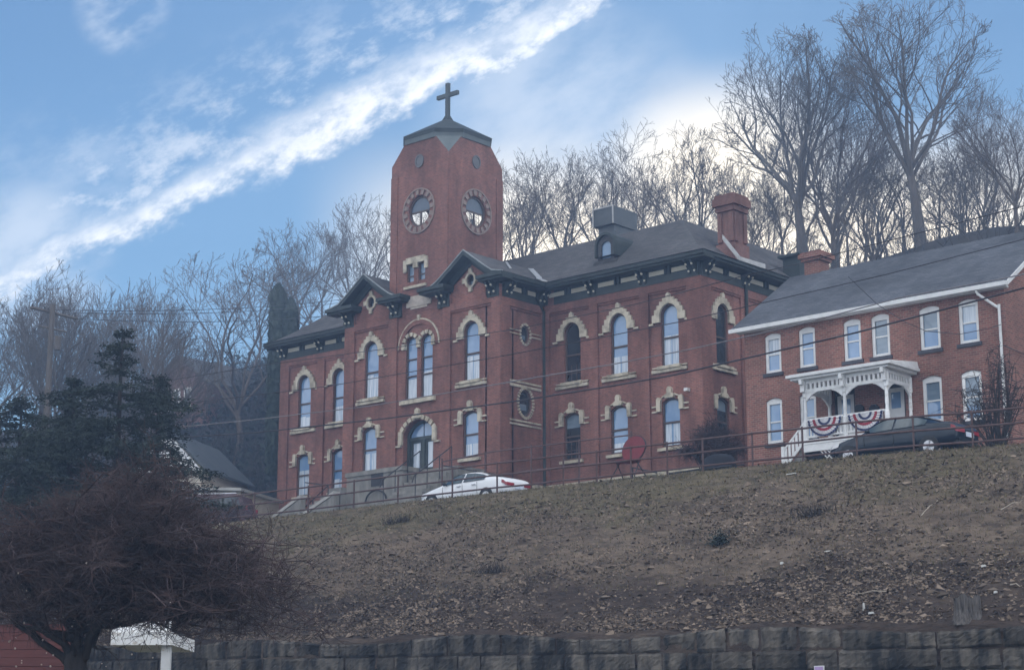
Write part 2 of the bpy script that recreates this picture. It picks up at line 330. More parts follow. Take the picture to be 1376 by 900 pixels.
def thing(name, loc, label, cat, group=None):
    o = bpy.data.objects.new(name, None); COL.objects.link(o); o.location = loc; o.empty_display_size = 0.3
    ORG[o.name] = Vector(loc)
    return tag(o, label, cat, group)
def struct(mb, name, m, smooth=False): o = mb.build(name, m, smooth=smooth); o['kind'] = 'structure'; return o
def copy_tree(o, parent=None):
    c = o.copy(); COL.objects.link(c)
    if parent: c.parent = parent
    for ch in list(o.children): copy_tree(ch, c)
    return c
def FY(Y): return lambda u, z, d: (u, Y - d, z)        # wall facing the street
def FX(X): return lambda u, z, d: (X + d, u, z)        # wall facing right
def arch(u, z0, z1, w, rise, n=10):                    # opening: flat foot, arched head of given rise, top at z1
    h = w / 2; r = (h * h + rise * rise) / (2 * rise); cz = z1 - r; a = math.asin(min(1, h / r))
    if rise > h: a = math.pi - a
    return [(u - h, z0), (u + h, z0)] + [(u + r * math.sin(a - 2 * a * i / n), cz + r * math.cos(a - 2 * a * i / n)) for i in range(n + 1)]
def ell(u, z, rx, rz, n=20): return [(u + rx * math.cos(2 * math.pi * i / n), z + rz * math.sin(2 * math.pi * i / n)) for i in range(n)]
def rect(u0, u1, z0, z1): return [(u0, z0), (u1, z0), (u1, z1), (u0, z1)]

# ------------------------------------------------------------------ ground
CX = [-400, -110, -90, -61.5, -51.4, -45.4, -37.7, -31.5, -25.6, -10, 60]
CZs = [13.5, 12.2, 11.85, 11.62, 11.53, 11.46, 11.34, 11.22, 10.98, 10.6, 9.5]
def crest(x): return float(np.interp(x, CX, CZs))
def walltop(x): return float(np.interp(x, [-90, -57, -40, -33, -21, 20], [6.4, 5.68, 5.27, 5.1, 4.84, 4.2]))
def snoise(x, y, k=1.0): return math.sin(x * 0.9 * k + 1.3 * math.sin(y * 0.7 * k)) * math.cos(y * 1.1 * k + math.sin(x * 0.53 * k))
def upper(x, y):
    zr = crest(x) + 0.18
    if y < 60.5: return zr
    base = max(14.75, zr)
    if x > -47: base = 13.3 - 0.03 * (x + 44)
    elif x > -50: base = 13.3 + (14.75 - 13.3) * (-47 - x) / 3
    z = zr + (base - zr) * min(1, (y - 61.5) / 3.2 if x > -47 else (y - 61.5) / 8.3) if y > 61.5 else zr + 0.12
    if y > 76: z += (y - 76) * 0.06
    if y > 84:
        t = min(1, (y - 84) / 28); z += 19.2 * (t * t * (3 - 2 * t) * 0.4 + t * 0.6)
    if y > 90: z += 0.5 * snoise(x * 0.35, y * 0.35)
    if y > 112: z -= min(10, (y - 112) * 0.06)
    return z
def grid(xs, ys, fz):
    mb = MB(); nx = len(xs)
    mb.v = [(x, y, fz(x, y)) for y in ys for x in xs]
    mb.f = [(j * nx + i, j * nx + i + 1, (j + 1) * nx + i + 1, (j + 1) * nx + i) for j in range(len(ys) - 1) for i in range(nx - 1)]
    return mb
lin = lambda a, b, n: [a + (b - a) * i / (n - 1) for i in range(n)]
g = MB(); g.add([(-720, -300, -0.02), (520, -300, -0.02), (520, 720, -0.02), (-720, 720, -0.02)], [(0, 1, 2, 3)])
struct(g, 'ground', 'lawn')
bx = lin(-106, -4, 660); by = [42.52 + (53.0 - 42.52) * i / 110 for i in range(111)]
rb = random.Random(3); LUMP = [(rb.uniform(-80, 0), 43.2 + 8.3 * rb.random() ** 1.6, rb.uniform(0.2, 0.7), rb.uniform(-0.14, 0.2)) for _ in range(520)]
LA = np.array(LUMP)
def bankz(x, y):
    t = max(0, min(1, (y - 42.9) / 9.4)); a, b = walltop(x) + 0.1 + 0.16 * snoise(x, 3, 1.3) - (0.12 if y < 42.7 else 0), crest(x)
    z = a + (b - a) * (0.9 * t + 0.1 * math.sin(t * math.pi / 2)) if t < 1 else b + 0.02
    w = math.sin(min(1, t * 1.02) * math.pi) ** 0.5 if 0 < t < 0.98 else 0
    dd = (LA[:, 0] - x) ** 2 + (LA[:, 1] - y) ** 2
    lump = float((LA[:, 3] * np.exp(-dd / (LA[:, 2] ** 2))).sum())
    return z + w * (0.12 * snoise(x, y, 0.55) + 0.05 * snoise(x, y, 2.1) + 0.035 * snoise(x + 7, y, 5.3) + 0.02 * snoise(x, y + 3, 11.0) + lump)
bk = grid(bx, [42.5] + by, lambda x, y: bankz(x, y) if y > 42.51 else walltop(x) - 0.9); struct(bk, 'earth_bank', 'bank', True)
st = grid(lin(-160, 30, 60), [53.0, 53.6, 57, 60.4], lambda x, y: crest(x) + 0.02 + (0.14 if y > 53.2 else 0)); struct(st, 'street', 'asphalt')
sw = MB()
xs = lin(-160, 30, 60)
for a, b in zip(xs[:-1], xs[1:]):
    za, zb = crest(a) + 0.29, crest(b) + 0.29
    sw.add([(a, 60.4, za - 0.25), (b, 60.4, zb - 0.25), (b, 60.4, zb), (a, 60.4, za), (b, 62, zb), (a, 62, za)], [(0, 1, 2, 3), (3, 2, 4, 5)])
struct(sw, 'sidewalk', 'walk')
up = grid(lin(-120, 20, 71), [61.9, 62.5, 63.5, 64.5, 65.5, 66.5, 68, 70, 72, 76, 80, 84], upper); struct(up, 'upper_lawn', 'lawn')
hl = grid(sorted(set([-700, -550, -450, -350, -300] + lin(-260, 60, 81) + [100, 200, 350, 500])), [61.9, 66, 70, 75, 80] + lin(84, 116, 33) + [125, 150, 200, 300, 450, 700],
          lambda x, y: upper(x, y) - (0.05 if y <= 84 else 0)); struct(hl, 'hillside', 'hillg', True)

# ------------------------------------------------------------------ retaining wall of big blocks
rw = thing('retaining_wall', (-38, 42.6, 0), 'long weathered wall of big sandstone blocks along the foot of the earth bank', 'wall')
wb = MB(); rr = random.Random(11)
def block(x0, x1, z0, z1, zt0, zt1, yf):
    nx = max(3, int((x1 - x0) / 0.1)); nz = 7; o = len(wb.v); j = 0.022; ph = rr.uniform(0, 9)
    yo = yf + rr.uniform(-0.05, 0.05)
    for k in range(nz + 1):
        for i in range(nx + 1):
            u = i / nx; w = k / nz; edge = min(u, 1 - u) * (x1 - x0) < 0.05 or k in (0, nz)
            x = x0 + j + (x1 - x0 - 2 * j) * u; zt = zt0 + (zt1 - zt0) * u
            z = z0 + (zt - z0) * w
            wb.v.append((x + rr.uniform(-.015, .015), yo - (0 if edge else 0.055 + 0.04 * snoise(x * 3 + ph, z * 4, 1) + rr.uniform(-0.016, 0.016)), z + (rr.uniform(-.02, .02) if k else 0)))
    for k in range(nz):
        for i in range(nx): a = o + k * (nx + 1) + i; wb.f.append((a, a + 1, a + nx + 2, a + nx + 1))
    top = o + nz * (nx + 1); b = len(wb.v)
    for i in range(nx + 1): v = wb.v[top + i]; wb.v.append((v[0], yo + 0.6, v[2]))
    for i in range(nx): wb.f.append((top + i, top + i + 1, b + i + 1, b + i))
for c in range(7):
    x = -78 + rr.uniform(0, 1)
    while x < 2:
        w = rr.uniform(0.75, 1.9); x1 = x + w; g0 = lambda q: walltop(q) - 0.53 * (c + 1) + (0.0 if c else 0)
        topz = lambda q: walltop(q) - 0.53 * c - 0.02 + (0.12 * math.sin(q * 0.6) if c == 0 else 0)
        block(x, x1, g0((x + x1) / 2), 0, topz(x), topz(x1), 42.5 - 0.03 * c)
        x = x1
wb.build('block_face', 'wstone', rw)
bb = MB()
for q0, q1 in zip(lin(-78, 4, 42)[:-1], lin(-78, 4, 42)[1:]):
    a, b = walltop(q0) - 0.12, walltop(q1) - 0.12
    bb.hexa([(q0, 42.58, 0), (q1, 42.58, 0), (q1, 43.2, 0), (q0, 43.2, 0), (q0, 42.58, a), (q1, 42.58, b), (q1, 43.2, b), (q0, 43.2, a)])
bb.build('wall_core', 'wstone', rw)

# ------------------------------------------------------------------ the old school
S = thing('school_building', (-66.7, 72, 14.8), 'large red brick Victorian school with a square tower topped by a cross', 'building')
Yf, Yw, Xr, Xl, Xp = 67.9, 71.26, -51.11, -81.4, -61.08
PXl = -72.36; BACK = 88.0; ZB = 14.5; ZT = 24.4
Pf, Pw, Ps, Pp = FY(Yf), FY(Yw), FX(Xr), FX(Xp)
walls = MB(); stone = MB(); trim = MB(); creams = MB(); dots = MB()
holes = {'f': [], 'w': [], 's': [], 'p': []}
PL = {'f': Pf, 'w': Pw, 's': Ps, 'p': Pp}
jobs = []; RC = random.Random(4)
def offset(pts, u, zc, k, kz=None):
    return [(u + (a - u) * k, zc + (b - zc) * (kz or k)) for a, b in pts]
def school_window(pl, u, kind, blind='blind', frac=1.0, z0=None, z1=None, w=1.06, glass='glass', bars=False, hood=True):
    P = PL[pl]
    if kind == 'up': z0 = z0 or 20.2; z1 = z1 or 23.26; rise = w / 2 - 0.005
    else: z0 = z0 or 16.24; z1 = z1 or 18.6; rise = 0.17
    op = arch(u, z0, z1, w, rise); holes[pl].append(op)
    jobs.append((P, u, kind, blind, frac, z0, z1, w, rise, glass, bars, hood))
def make_window(P, u, kind, blind, frac, z0, z1, w, rise, glass, bars, hood, parent=S):
    t = 0.075; op = arch(u, z0, z1, w, rise); inn = arch(u, z0 + t, z1 - t, w - 2 * t, max(0.05, rise - (t if rise > 0.3 else 0)))
    f = MB(); f.ring(P, op, inn, -0.2, -0.1)
    mz = z0 + (z1 - z0) * (0.46 if kind == 'up' else 0.5)
    f.prism(P, rect(u - w / 2 + t, u + w / 2 - t, mz - 0.045, mz + 0.045), -0.2, -0.09)
    if bars:
        for q in (-0.17, 0.17): f.prism(P, rect(u + q - 0.018, u + q + 0.018, z0 + t, z0 + 0.9), -0.2, -0.12)
        f.prism(P, rect(u - w / 2 + t, u + w / 2 - t, z0 + 0.46, z0 + 0.5), -0.2, -0.12)
    win = f.build('window', 'frame', parent)
    p = MB(); p.prism(P, inn, -0.2, -0.155); p.build('pane', glass, win)
    b = MB(); zb0 = z1 - (z1 - z0 - 2 * t) * frac - t
    if 0 < frac <= 0.97: b.prism(P, arch(u, zb0, z1 - t, w - 2 * t, max(0.05, rise - 0.05)), -0.16, -0.152); b.build('blind', blind, win)
    if frac > 0.97:
        ch_ = RC.choice((0.22, 0.3, 0.42, 0.5, 0.62)) * (z1 - z0); c_ = MB(); c_.prism(P, rect(u - w / 2 + t, u - 0.03 * RC.choice((0, 1, 3)), z0 + t, z0 + ch_), -0.16, -0.151); c_.prism(P, rect(u + 0.03, u + w / 2 - t, z0 + t, z0 + ch_ * RC.choice((1, 1, 0.9))), -0.16, -0.151); c_.build('curtain', 'curtain', win)
    s = MB()
    if kind == 'up':
        zs = z1 - rise                                      # stepped sandstone hood over a round head
        for sx in (-1, 1):
            steps = [(1.0, 22.42, 22.80), (0.86, 22.80, 23.06), (0.70, 23.06, 23.26), (0.53, 23.26, 23.44), (0.34, 23.44, 23.58)]
            dz = z1 - 23.26
            for k, (hw, a, c) in enumerate(steps):
                n = 4; a += dz; c += dz
                inner = []
                for q in range(n + 1):
                    z = a + (c - a) * q / n; dd = (rise + 0.02) ** 2 - (max(0, z - zs)) ** 2
                    inner.append((u + sx * (math.sqrt(dd) if dd > 0 else 0.0) * (1 if z >= zs else 1), z))
                pts = [(u + sx * hw, a), (u + sx * hw, c)] + inner[::-1]
                s.prism(P, pts if sx > 0 else pts[::-1], -0.05, 0.11 + 0.004 * k)
            s.prism(P, rect(min(u + sx * 0.96, u + sx * 1.26), max(u + sx * 0.96, u + sx * 1.26), 22.32 + dz, 22.415 + dz), -0.05, 0.09)
        s.prism(P, [(u - 0.13, 23.57 + z1 - 23.26), (u + 0.13, 23.57 + z1 - 23.26), (u + 0.1, 23.76 + z1 - 23.26), (u, 23.84 + z1 - 23.26), (u - 0.1, 23.76 + z1 - 23.26)], -0.05, 0.15)
    elif hood:
        d = z1 - 18.6
        for sx in (-1, 1):
            pts = [(0.56, 17.98), (0.80, 17.98), (0.80, 18.58), (0.74, 18.68), (0.62, 18.68), (0.50, 18.56), (0.56, 18.45)]
            pts = [(u + sx * a, b + d) for a, b in pts]; s.prism(P, pts if sx > 0 else pts[::-1], -0.05, 0.13)
            for za in (17.96, 18.22): s.prism(P, rect(min(u + sx * 0.8, u + sx * 1.12), max(u + sx * 0.8, u + sx * 1.12), za + d, za + d + 0.07), -0.05, 0.07)
            pts = [(u + sx * a, b + d) for a, b in ((0.27, 18.72), (0.52, 18.64), (0.5, 18.70), (0.27, 18.80))]
            s.prism(P, pts if sx > 0 else pts[::-1], -0.05, 0.08)
        s.prism(P, [(u - 0.24, 18.6 + d), (u + 0.24, 18.6 + d), (u + 0.29, 18.76 + d), (u + 0.13, 18.84 + d), (u + 0.15, 19.02 + d), (u + 0.07, 19.14 + d), (u - 0.07, 19.14 + d), (u - 0.15, 19.02 + d), (u - 0.13, 18.84 + d), (u - 0.29, 18.76 + d)], -0.05, 0.16)
    s.build('window_hood', 'stone', win)
    s = MB()
    if kind == 'up':
        s.prism(P, rect(u - 0.68, u + 0.68, z0 - 0.15, z0 + 0.0), -0.15, 0.2)
        s.prism(P, rect(u - 1.06, u + 1.06, z0 - 0.31, z0 - 0.153), -0.05, 0.13)
        for sx in (-1, 1): s.prism(P, rect(min(u + sx * 0.72, u + sx * 1.06), max(u + sx * 0.72, u + sx * 1.06), z0 - 0.08, z0 - 0.02), -0.05, 0.08)
    else: s.prism(P, rect(u - 0.74, u + 0.74, z0 - 0.2, z0 - 0.05), -0.15, 0.17)
    s.build('sill', 'stone', win)
    return win
# right wing, side, left wing, pavilion
for u, bu, fu, gu, bars in ((-59.15, 'blind2', 0.0, 'glassd', True), (-56.12, 'blind', 1, 'glass', False), (-52.98, 'blind', 1, 'glass', False)): school_window('w', u, 'up', bu, fu, glass=gu, bars=bars)
for u, bu, fu, gu in ((-59.2, 'blind2', 0.3, 'glassd'), (-56.18, 'blind', 1, 'glass'), (-53.0, 'blind', 1, 'glass')): school_window('w', u, 'low', bu, fu, glass=gu, bars=(u < -59))
for u in (-79.35, -76.4): school_window('w', u, 'up'); school_window('w', u + 0.02, 'low', z1=18.62)
for u in (-63.02, -70.33): school_window('f', u, 'up', z0=20.3, z1=23.37); school_window('f', u - 0.06, 'low', z0=16.36, z1=18.72)
for u in (73.0, 76.9): school_window('s', u, 'up', 'blind2', 0.0, glass='glassd', w=0.98); school_window('s', u - 0.08, 'low', 'blind2', 0.25, glass='glassd', w=0.98)
# door, paired window, oculi of the pavilion side
CB = -66.78
door_op = arch(CB, 15.8, 18.72, 2.16, 0.72, 14); holes['f'].append(door_op)
dws = [arch(CB - 0.56, 19.85, 23.2, 0.84, 0.415), arch(CB + 0.56, 19.85, 23.2, 0.84, 0.415)]; holes['f'] += dws
ov1, ov2 = ell(69.78, 22.70, 0.34, 0.48), ell(69.8, 19.14, 0.52, 0.70); holes['p'] += [ov1, ov2]
GR, GL = -63.02, -70.33
gab = [ell(GR - 0.06, 25.55, 0.26, 0.30), ell(GL - 0.06, 25.55, 0.26, 0.30)]; holes['f'] += gab
front_outline = [(PXl, ZB), (Xp, ZB), (Xp, 25.3), (-61.4, 25.4), (GR, 26.55), (GR - 1.75, 25.4), (-65.0, 25.4), (-65.0, 26.2), (-68.5, 26.2), (-68.5, 25.4), (GL + 1.75, 25.4), (GL, 26.55), (GL - 1.75, 25.4), (PXl, 25.3)]
walls.panel(Pf, front_outline, holes['f'], 0.3)
walls.panel(Pw, rect(Xp, Xr, ZB, 25.2), [h for h in holes['w'] if h[0][0] > -62], 0.3)
walls.panel(Pw, rect(Xl, PXl, ZB, 25.2), [h for h in holes['w'] if h[0][0] < -72], 0.3)
walls.panel(Ps, rect(Yw, BACK, ZB, 25.2), holes['s'], 0.3)
walls.panel(Pp, rect(Yf, Yw, ZB, 25.4), holes['p'], 0.3)
walls.add([(PXl, Yf, ZB), (PXl, Yw, ZB), (PXl, Yw, 25.4), (PXl, Yf, 25.4), (Xl, Yw, ZB), (Xl, BACK, ZB), (Xl, BACK, 25.2), (Xl, Yw, 25.2), (Xr, BACK, ZB), (Xr, BACK, 25.2)], [(0, 3, 2, 1), (4, 7, 6, 5), (5, 6, 9, 8)])
# pilasters and corbelled panel heads
def pil(P, u0, u1, d=0.11, z0=ZB, z1=24.38): walls.prism(P, rect(u0, u1, z0, z1), -0.02, d)
def head(P, u0, u1, zt=23.98, top=24.38):
    walls.prism(P, rect(u0, u1, zt, top), -0.02, 0.112); walls.prism(P, rect(u0, u1, zt - 0.11, zt - 0.002), -0.02, 0.06)
for u0, u1 in ((Xp, -60.62), (-57.98, -57.42), (-54.72, -54.2), (-51.86, Xr + 0.112)): pil(Pw, u0, u1)
for a, b in ((-60.62, -57.98), (-57.42, -54.72), (-54.2, -51.86)): head(Pw, a, b)
for u0, u1 in ((Xl, -80.65), (-78.2, -77.6), (-75.1, -74.6)): pil(Pw, u0, u1)
for a, b in ((-80.65, -78.2), (-77.6, -75.1), (-74.6, PXl)): head(Pw, a, b)
for u0, u1 in ((Yw - 0.112, 72.02), (74.55, 75.25), (78.3, 79.0), (82, 82.7)): pil(Ps, u0, u1)
for a, b in ((72.02, 74.55), (75.25, 78.3), (79, 82)): head(Ps, a, b)
for u0, u1 in ((PXl, -71.6), (-69.0, -68.35), (-65.0, -64.45), (-61.62, Xp + 0.112)): pil(Pf, u0, u1, z1=25.0)
for a, b in ((-71.6, -69.0), (-64.45, -61.62)): head(Pf, a, b, 24.12, 24.5)
for u0, u1 in ((Yf - 0.112, 68.5), (71.0, Yw)): pil(Pp, u0, u1)
head(Pp, 68.5, 71.0)
walls.build('wall', 'brick', S)
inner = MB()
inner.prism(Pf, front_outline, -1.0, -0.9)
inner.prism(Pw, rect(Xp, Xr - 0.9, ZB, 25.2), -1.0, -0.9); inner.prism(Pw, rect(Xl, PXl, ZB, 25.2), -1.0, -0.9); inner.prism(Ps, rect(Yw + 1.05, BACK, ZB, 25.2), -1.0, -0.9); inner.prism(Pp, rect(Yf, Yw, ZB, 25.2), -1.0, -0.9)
inner.build('dark_backing', 'dark', S)  # near-black sheets standing in for unlit rooms behind the openings
for j in jobs: make_window(*j)
# stone string courses, foundation, plaque
for P, a, b in ((Pw, Xp, Xr + 0.06), (Pw, Xl, PXl), (Ps, Yw - 0.06, BACK), (Pp, Yf, Yw), (Pf, PXl, Xp + 0.06)): stone.prism(P, rect(a, b, 14.4, 15.05), -0.1, 0.135)
stone.build('foundation', 'stone', S)
s2 = MB()
for z, d in ((20.22, 0.1), (20.03, 0.13), (18.22, 0.09), (18.03, 0.09), (22.85, 0.05), (22.66, 0.05)):
    for a, b in (((68.5, 71.0),) if abs(z - 22.75) > 0.2 else ((68.5, 69.35), (70.2, 71.0))): s2.prism(Pp, rect(a, b, z - d, z), -0.05, 0.06)
s2.build('string_course', 'stone', S)
pq = MB()
pq.prism(Pf, [(CB - 0.9, 24.78), (CB + 0.9, 24.78), (CB + 0.9, 25.05), (CB + 0.78, 25.05), (CB + 0.78, 25.2), (CB + 0.6, 25.2), (CB + 0.6, 25.36), (CB - 0.6, 25.36), (CB - 0.6, 25.2), (CB - 0.78, 25.2), (CB - 0.78, 25.05), (CB - 0.9, 25.05)], -0.05, 0.1)
pq.prism(Pf, rect(CB - 0.62, CB + 0.62, 24.66, 24.778), -0.05, 0.07)
pq.build('plaque', mat('weathered_plaque', (0.32, 0.28, 0.24), (0.5, 0.44, 0.38), 4, 0.9), S)
# paired window with its big relieving arch
f = MB()
for k, op in enumerate(dws):
    u = CB + (-0.56, 0.56)[k]; t = 0.07; inn = arch(u, 19.85 + t, 23.2 - t, 0.84 - 2 * t, 0.345)
    f.ring(Pf, op, inn, -0.2, -0.08)
    for zz in (22.0, 21.1): f.prism(Pf, rect(u - 0.36, u + 0.36, zz - 0.035, zz + 0.035), -0.2, -0.07)
pw = f.build('paired_window', 'frame', S)
p = MB(); b = MB()
for k in (0, 1):
    u = CB + (-0.56, 0.56)[k]; inn = arch(u, 19.92, 23.13, 0.7, 0.345); p.prism(Pf, inn, -0.2, -0.15); b.prism(Pf, rect(u - 0.34, u + 0.34, 19.92, 20.95 + 0.3 * k), -0.16, -0.147)
p.build('pane', 'glass', pw); b.build('curtain', 'curtain', pw)
s = MB()
def arc_band(u, zc, r0, r1, a0, a1, n, d0, d1, gap=0):
    for i in range(n):
        t0 = a0 + (a1 - a0) * i / n; t1 = a0 + (a1 - a0) * (i + 1) / n
        if gap: t1 -= (t1 - t0) * gap
        s.prism(Pf, [(u + r1 * math.cos(t0), zc + r1 * math.sin(t0)), (u + r1 * math.cos(t1), zc + r1 * math.sin(t1)), (u + r0 * math.cos(t1), zc + r0 * math.sin(t1)), (u + r0 * math.cos(t0), zc + r0 * math.sin(t0))], d0, d1)
for q in (-0.56, 0.56): arc_band(CB + q, 22.78, 0.44, 0.64, 0.15, math.pi - 0.15, 5, -0.05, 0.10, 0.32)
for q in (-1.08, 0, 1.08): s.prism(Pf, rect(CB + q - 0.13, CB + q + 0.13, 22.55, 22.85), -0.05, 0.12)
s.prism(Pf, rect(CB - 1.25, CB + 1.25, 19.6, 19.84), -0.1, 0.18)
arc_band(CB, 22.6, 1.44, 1.52, 0, math.pi, 18, -0.05, 0.07)
s.prism(Pf, rect(CB - 0.09, CB + 0.09, 24.0, 24.3), -0.05, 0.11)
s.build('window_hood', 'stone', pw)
bz = MB(); s = bz; arc_band(CB, 22.6, 1.2, 1.436, 0, math.pi, 18, -0.05, 0.085); bz.build('brick_arch', 'brick', pw)
# door
Pdr = FY(Yf + 0.2)
d = MB(); t = 0.12
d.ring(Pdr, door_op, arch(CB, 15.8 + 0.02, 18.72 - t, 2.16 - 2 * t, 0.64, 14), -0.3, -0.12)
d.prism(Pdr, rect(CB - 0.96, CB + 0.96, 17.75, 17.9), -0.3, -0.2)
d.prism(Pdr, rect(CB - 0.09, CB + 0.09, 15.8, 17.75), -0.3, -0.19)
d.ring(Pf, door_op, arch(CB, 15.81, 18.70, 2.12, 0.70, 14), -0.5, -0.29)
dd = d.build('double_door', mat('green_door', (0.03, 0.042, 0.04), (0.05, 0.062, 0.058), 3, 0.5), S)
for q in (-0.52, 0.52):
    lf = MB(); lf.ring(Pdr, rect(CB + q - 0.43, CB + q + 0.43, 15.82, 17.75), rect(CB + q - 0.27, CB + q + 0.27, 16.25, 17.6), -0.32, -0.24); lf.prism(Pdr, rect(CB + q - 0.27, CB + q + 0.27, 15.82, 16.25), -0.32, -0.26)
    lf.build('door_leaf', 'trim', dd)
    gl = MB(); gl.prism(Pdr, rect(CB + q - 0.27, CB + q + 0.27, 16.25, 17.6), -0.32, -0.28); gl.build('pane', 'glass', dd)
    gb = MB(); gb.prism(Pdr, rect(CB + q - 0.26, CB + q + 0.26, 16.26, 17.59), -0.3, -0.277); gb.build('curtain', 'curtain', dd)
fl = MB(); fl.prism(Pdr, arch(CB, 17.92, 18.6, 1.84, 0.6, 12), -0.3, -0.24); fl.build('fanlight', 'glass', dd)
fb = MB(); fb.prism(Pdr, rect(CB - 0.02, CB + 0.02, 17.92, 18.6), -0.3, -0.22); fb.build('fanlight_bar', 'trim', dd)
s = MB()
arc_band(CB, 17.45, 1.30, 1.52, 0.5, math.pi - 0.5, 9, -0.05, 0.1, 0.3)
for sx in (-1, 1): s.prism(Pf, rect(min(CB + sx * 1.1, CB + sx * 1.36), max(CB + sx * 1.1, CB + sx * 1.36), 17.5, 18.2), -0.05, 0.13); s.prism(Pf, rect(min(CB + sx * 1.2, CB + sx * 1.6), max(CB + sx * 1.2, CB + sx * 1.6), 17.4, 17.49), -0.05, 0.1)
s.prism(Pf, [(CB - 0.34, 18.8), (CB + 0.34, 18.8), (CB + 0.3, 19.0), (CB + 0.14, 19.05), (CB + 0.14, 19.25), (CB, 19.33), (CB - 0.14, 19.25), (CB - 0.14, 19.05), (CB - 0.3, 19.0)], -0.05, 0.16)
s.build('door_hood', 'stone', dd)
# round and oval windows
def oculus(P, u, z, rx, rz, trimw, name, crossed=False, studs=16, glass='glassd', blind=True):
    f = MB(); f.ring(P, ell(u, z, rx, rz), ell(u, z, rx * 0.86, rz * 0.86), -0.2, -0.08); o = f.build(name, 'frame', S)
    p = MB(); p.prism(P, ell(u, z, rx * 0.86, rz * 0.86), -0.2, -0.15); p.build('pane', glass, o)
    if blind: b = MB(); b.prism(P, rect(u - rx * 0.5, u + rx * 0.5, z - rz * 0.5, z - rz * 0.05), -0.16, -0.147); b.build('blind', 'blind2', o)
    h = MB()
    if crossed:
        h.ring(P, ell(u, z, rx + trimw, rz + trimw), ell(u, z, rx, rz), -0.05, 0.1)
        for a, b2 in ((0, 1), (0, -1), (1, 0), (-1, 0)): h.prism(P, rect(u + a * (rx + trimw + 0.06) - 0.11, u + a * (rx + trimw + 0.06) + 0.11, z + b2 * (rz + trimw + 0.06) - 0.13, z + b2 * (rz + trimw + 0.06) + 0.13), -0.05, 0.12)
    else:
        for i in range(studs):
            t0 = 2 * math.pi * i / studs; t1 = t0 + 2 * math.pi / studs * 0.55
            h.prism(P, [(u + (rx + trimw) * math.cos(t0), z + (rz + trimw) * math.sin(t0)), (u + (rx + trimw) * math.cos(t1), z + (rz + trimw) * math.sin(t1)), (u + rx * math.cos(t1), z + rz * math.sin(t1)), (u + rx * math.cos(t0), z + rz * math.sin(t0))], -0.05, 0.07)
    h.build('stone_surround', 'stone', o)
oculus(Pp, 69.78, 22.70, 0.34, 0.48, 0.11, 'oval_window', studs=18); oculus(Pp, 69.8, 19.14, 0.52, 0.70, 0.14, 'oval_window', studs=28)
oculus(Pf, GR - 0.06, 25.55, 0.26, 0.30, 0.13, 'gable_oculus', True); oculus(Pf, GL - 0.06, 25.55, 0.26, 0.30, 0.13, 'gable_oculus', True)
# cornice: frieze, pale panels, brackets, crown
ROS = []; FRZ = []; CRS = []
def flush():
    global trim
    CRS.append(trim); trim = MB()
def bracket(P, u, zt=25.12, wd=0.13, proj=0.62):
    o = len(trim.v); pts = [(0.09, 24.45), (0.2, 24.5), (0.22, 24.7), (proj * 0.6, 24.85), (proj, zt - 0.08), (proj, zt), (0.09, zt)]
    trim.v += [P(u - wd / 2, z, q) for q, z in pts] + [P(u + wd / 2, z, q) for q, z in pts]; n = len(pts)
    trim.f.append(tuple(o + i for i in range(n))); trim.f.append(tuple(o + n + i for i in range(n - 1, -1, -1)))
    for i in range(n): j = (i + 1) % n; trim.f.append((o + i, o + j, o + n + j, o + n + i))
    c = P(u, 24.93, proj * 0.72 + 0.03); ROS.append((len(CRS), c, 0.07)); c = P(u, 24.62, 0.26); ROS.append((len(CRS), c, 0.06))
def cornice(P, u0, u1, pairs, ends=(0, 0), pan=True):
    trim.prism(P, rect(u0, u1, 24.385, 24.74), -0.05, 0.14); trim.prism(P, rect(u0, u1, 24.742, 25.12), -0.05, 0.10)
    trim.prism(P, rect(u0 - ends[0], u1 + ends[1], 25.122, 25.24), -0.05, 0.70)
    trim.prism(P, rect(u0 - ends[0], u1 + ends[1], 25.242, 25.42), -0.05, 0.80)
    for u in pairs:
        for q in (-0.17, 0.17): bracket(P, u + q)
    if pan:
        for a, b in zip(pairs[:-1], pairs[1:]):
            m = (a + b) / 2
            for c0, c1 in ((a + 0.36, m - 0.22), (m + 0.22, b - 0.36)): FRZ.append((len(CRS), P, c0, c1))
            for q in (-0.12, 0.12): trim.prism(P, rect(m + q - 0.05, m + q + 0.05, 24.76, 25.12), 0.05, 0.22)
cornice(Pw, Xp + 0.82, Xr, [-60.95, -57.7, -54.46, -51.42], (0, 0.8)); flush()
cornice(Pw, Xl, PXl - 0.82, [-81.1, -77.9, -74.85, -72.0], (0.8, 0)); flush()
cornice(Ps, Yw + 0.003, BACK, [71.6, 74.9, 78.6, 82.3, 86], (0, 0.0)); flush()
cornice(Pp, Yf + 0.003, Yw - 0.82, [68.3, 70.9], (0, 0.02))
trim.prism(Pp, rect(Yw - 0.8, Yw, 24.385, 25.42), -0.05, 0.098); flush()
# gable feet: short returns of the cornice with big scrolled brackets
for u0, u1, bl in ((-61.98, Xp + 0.79, (-61.3, -61.62)), (-66.15, -64.35, (-64.75, -65.1)), (-69.2, -67.5, (-68.65, -68.3)), (PXl - 0.8, -71.2, (-71.9, -72.2))):
    trim.prism(Pf, rect(u0, u1, 25.127, 25.25), -0.05, 0.72); trim.prism(Pf, rect(u0 - 0.06, u1 + (0.0 if u1 > -61 else 0.06), 25.252, 25.44), -0.05, 0.83)
    o0, o1 = min(bl) - 0.25, max(bl) + 0.25
    trim.prism(Pf, rect(o0, o1, 24.385, 24.74), -0.05, 0.15); trim.prism(Pf, rect(o0 + 0.02, o1 - 0.02, 24.742, 25.125), -0.05, 0.118)
    for q in bl: bracket(Pf, q)
    flush()
crn = [q.build('cornice' if i < 4 else 'cornice_return', 'trim', S) for i, q in enumerate(CRS)]
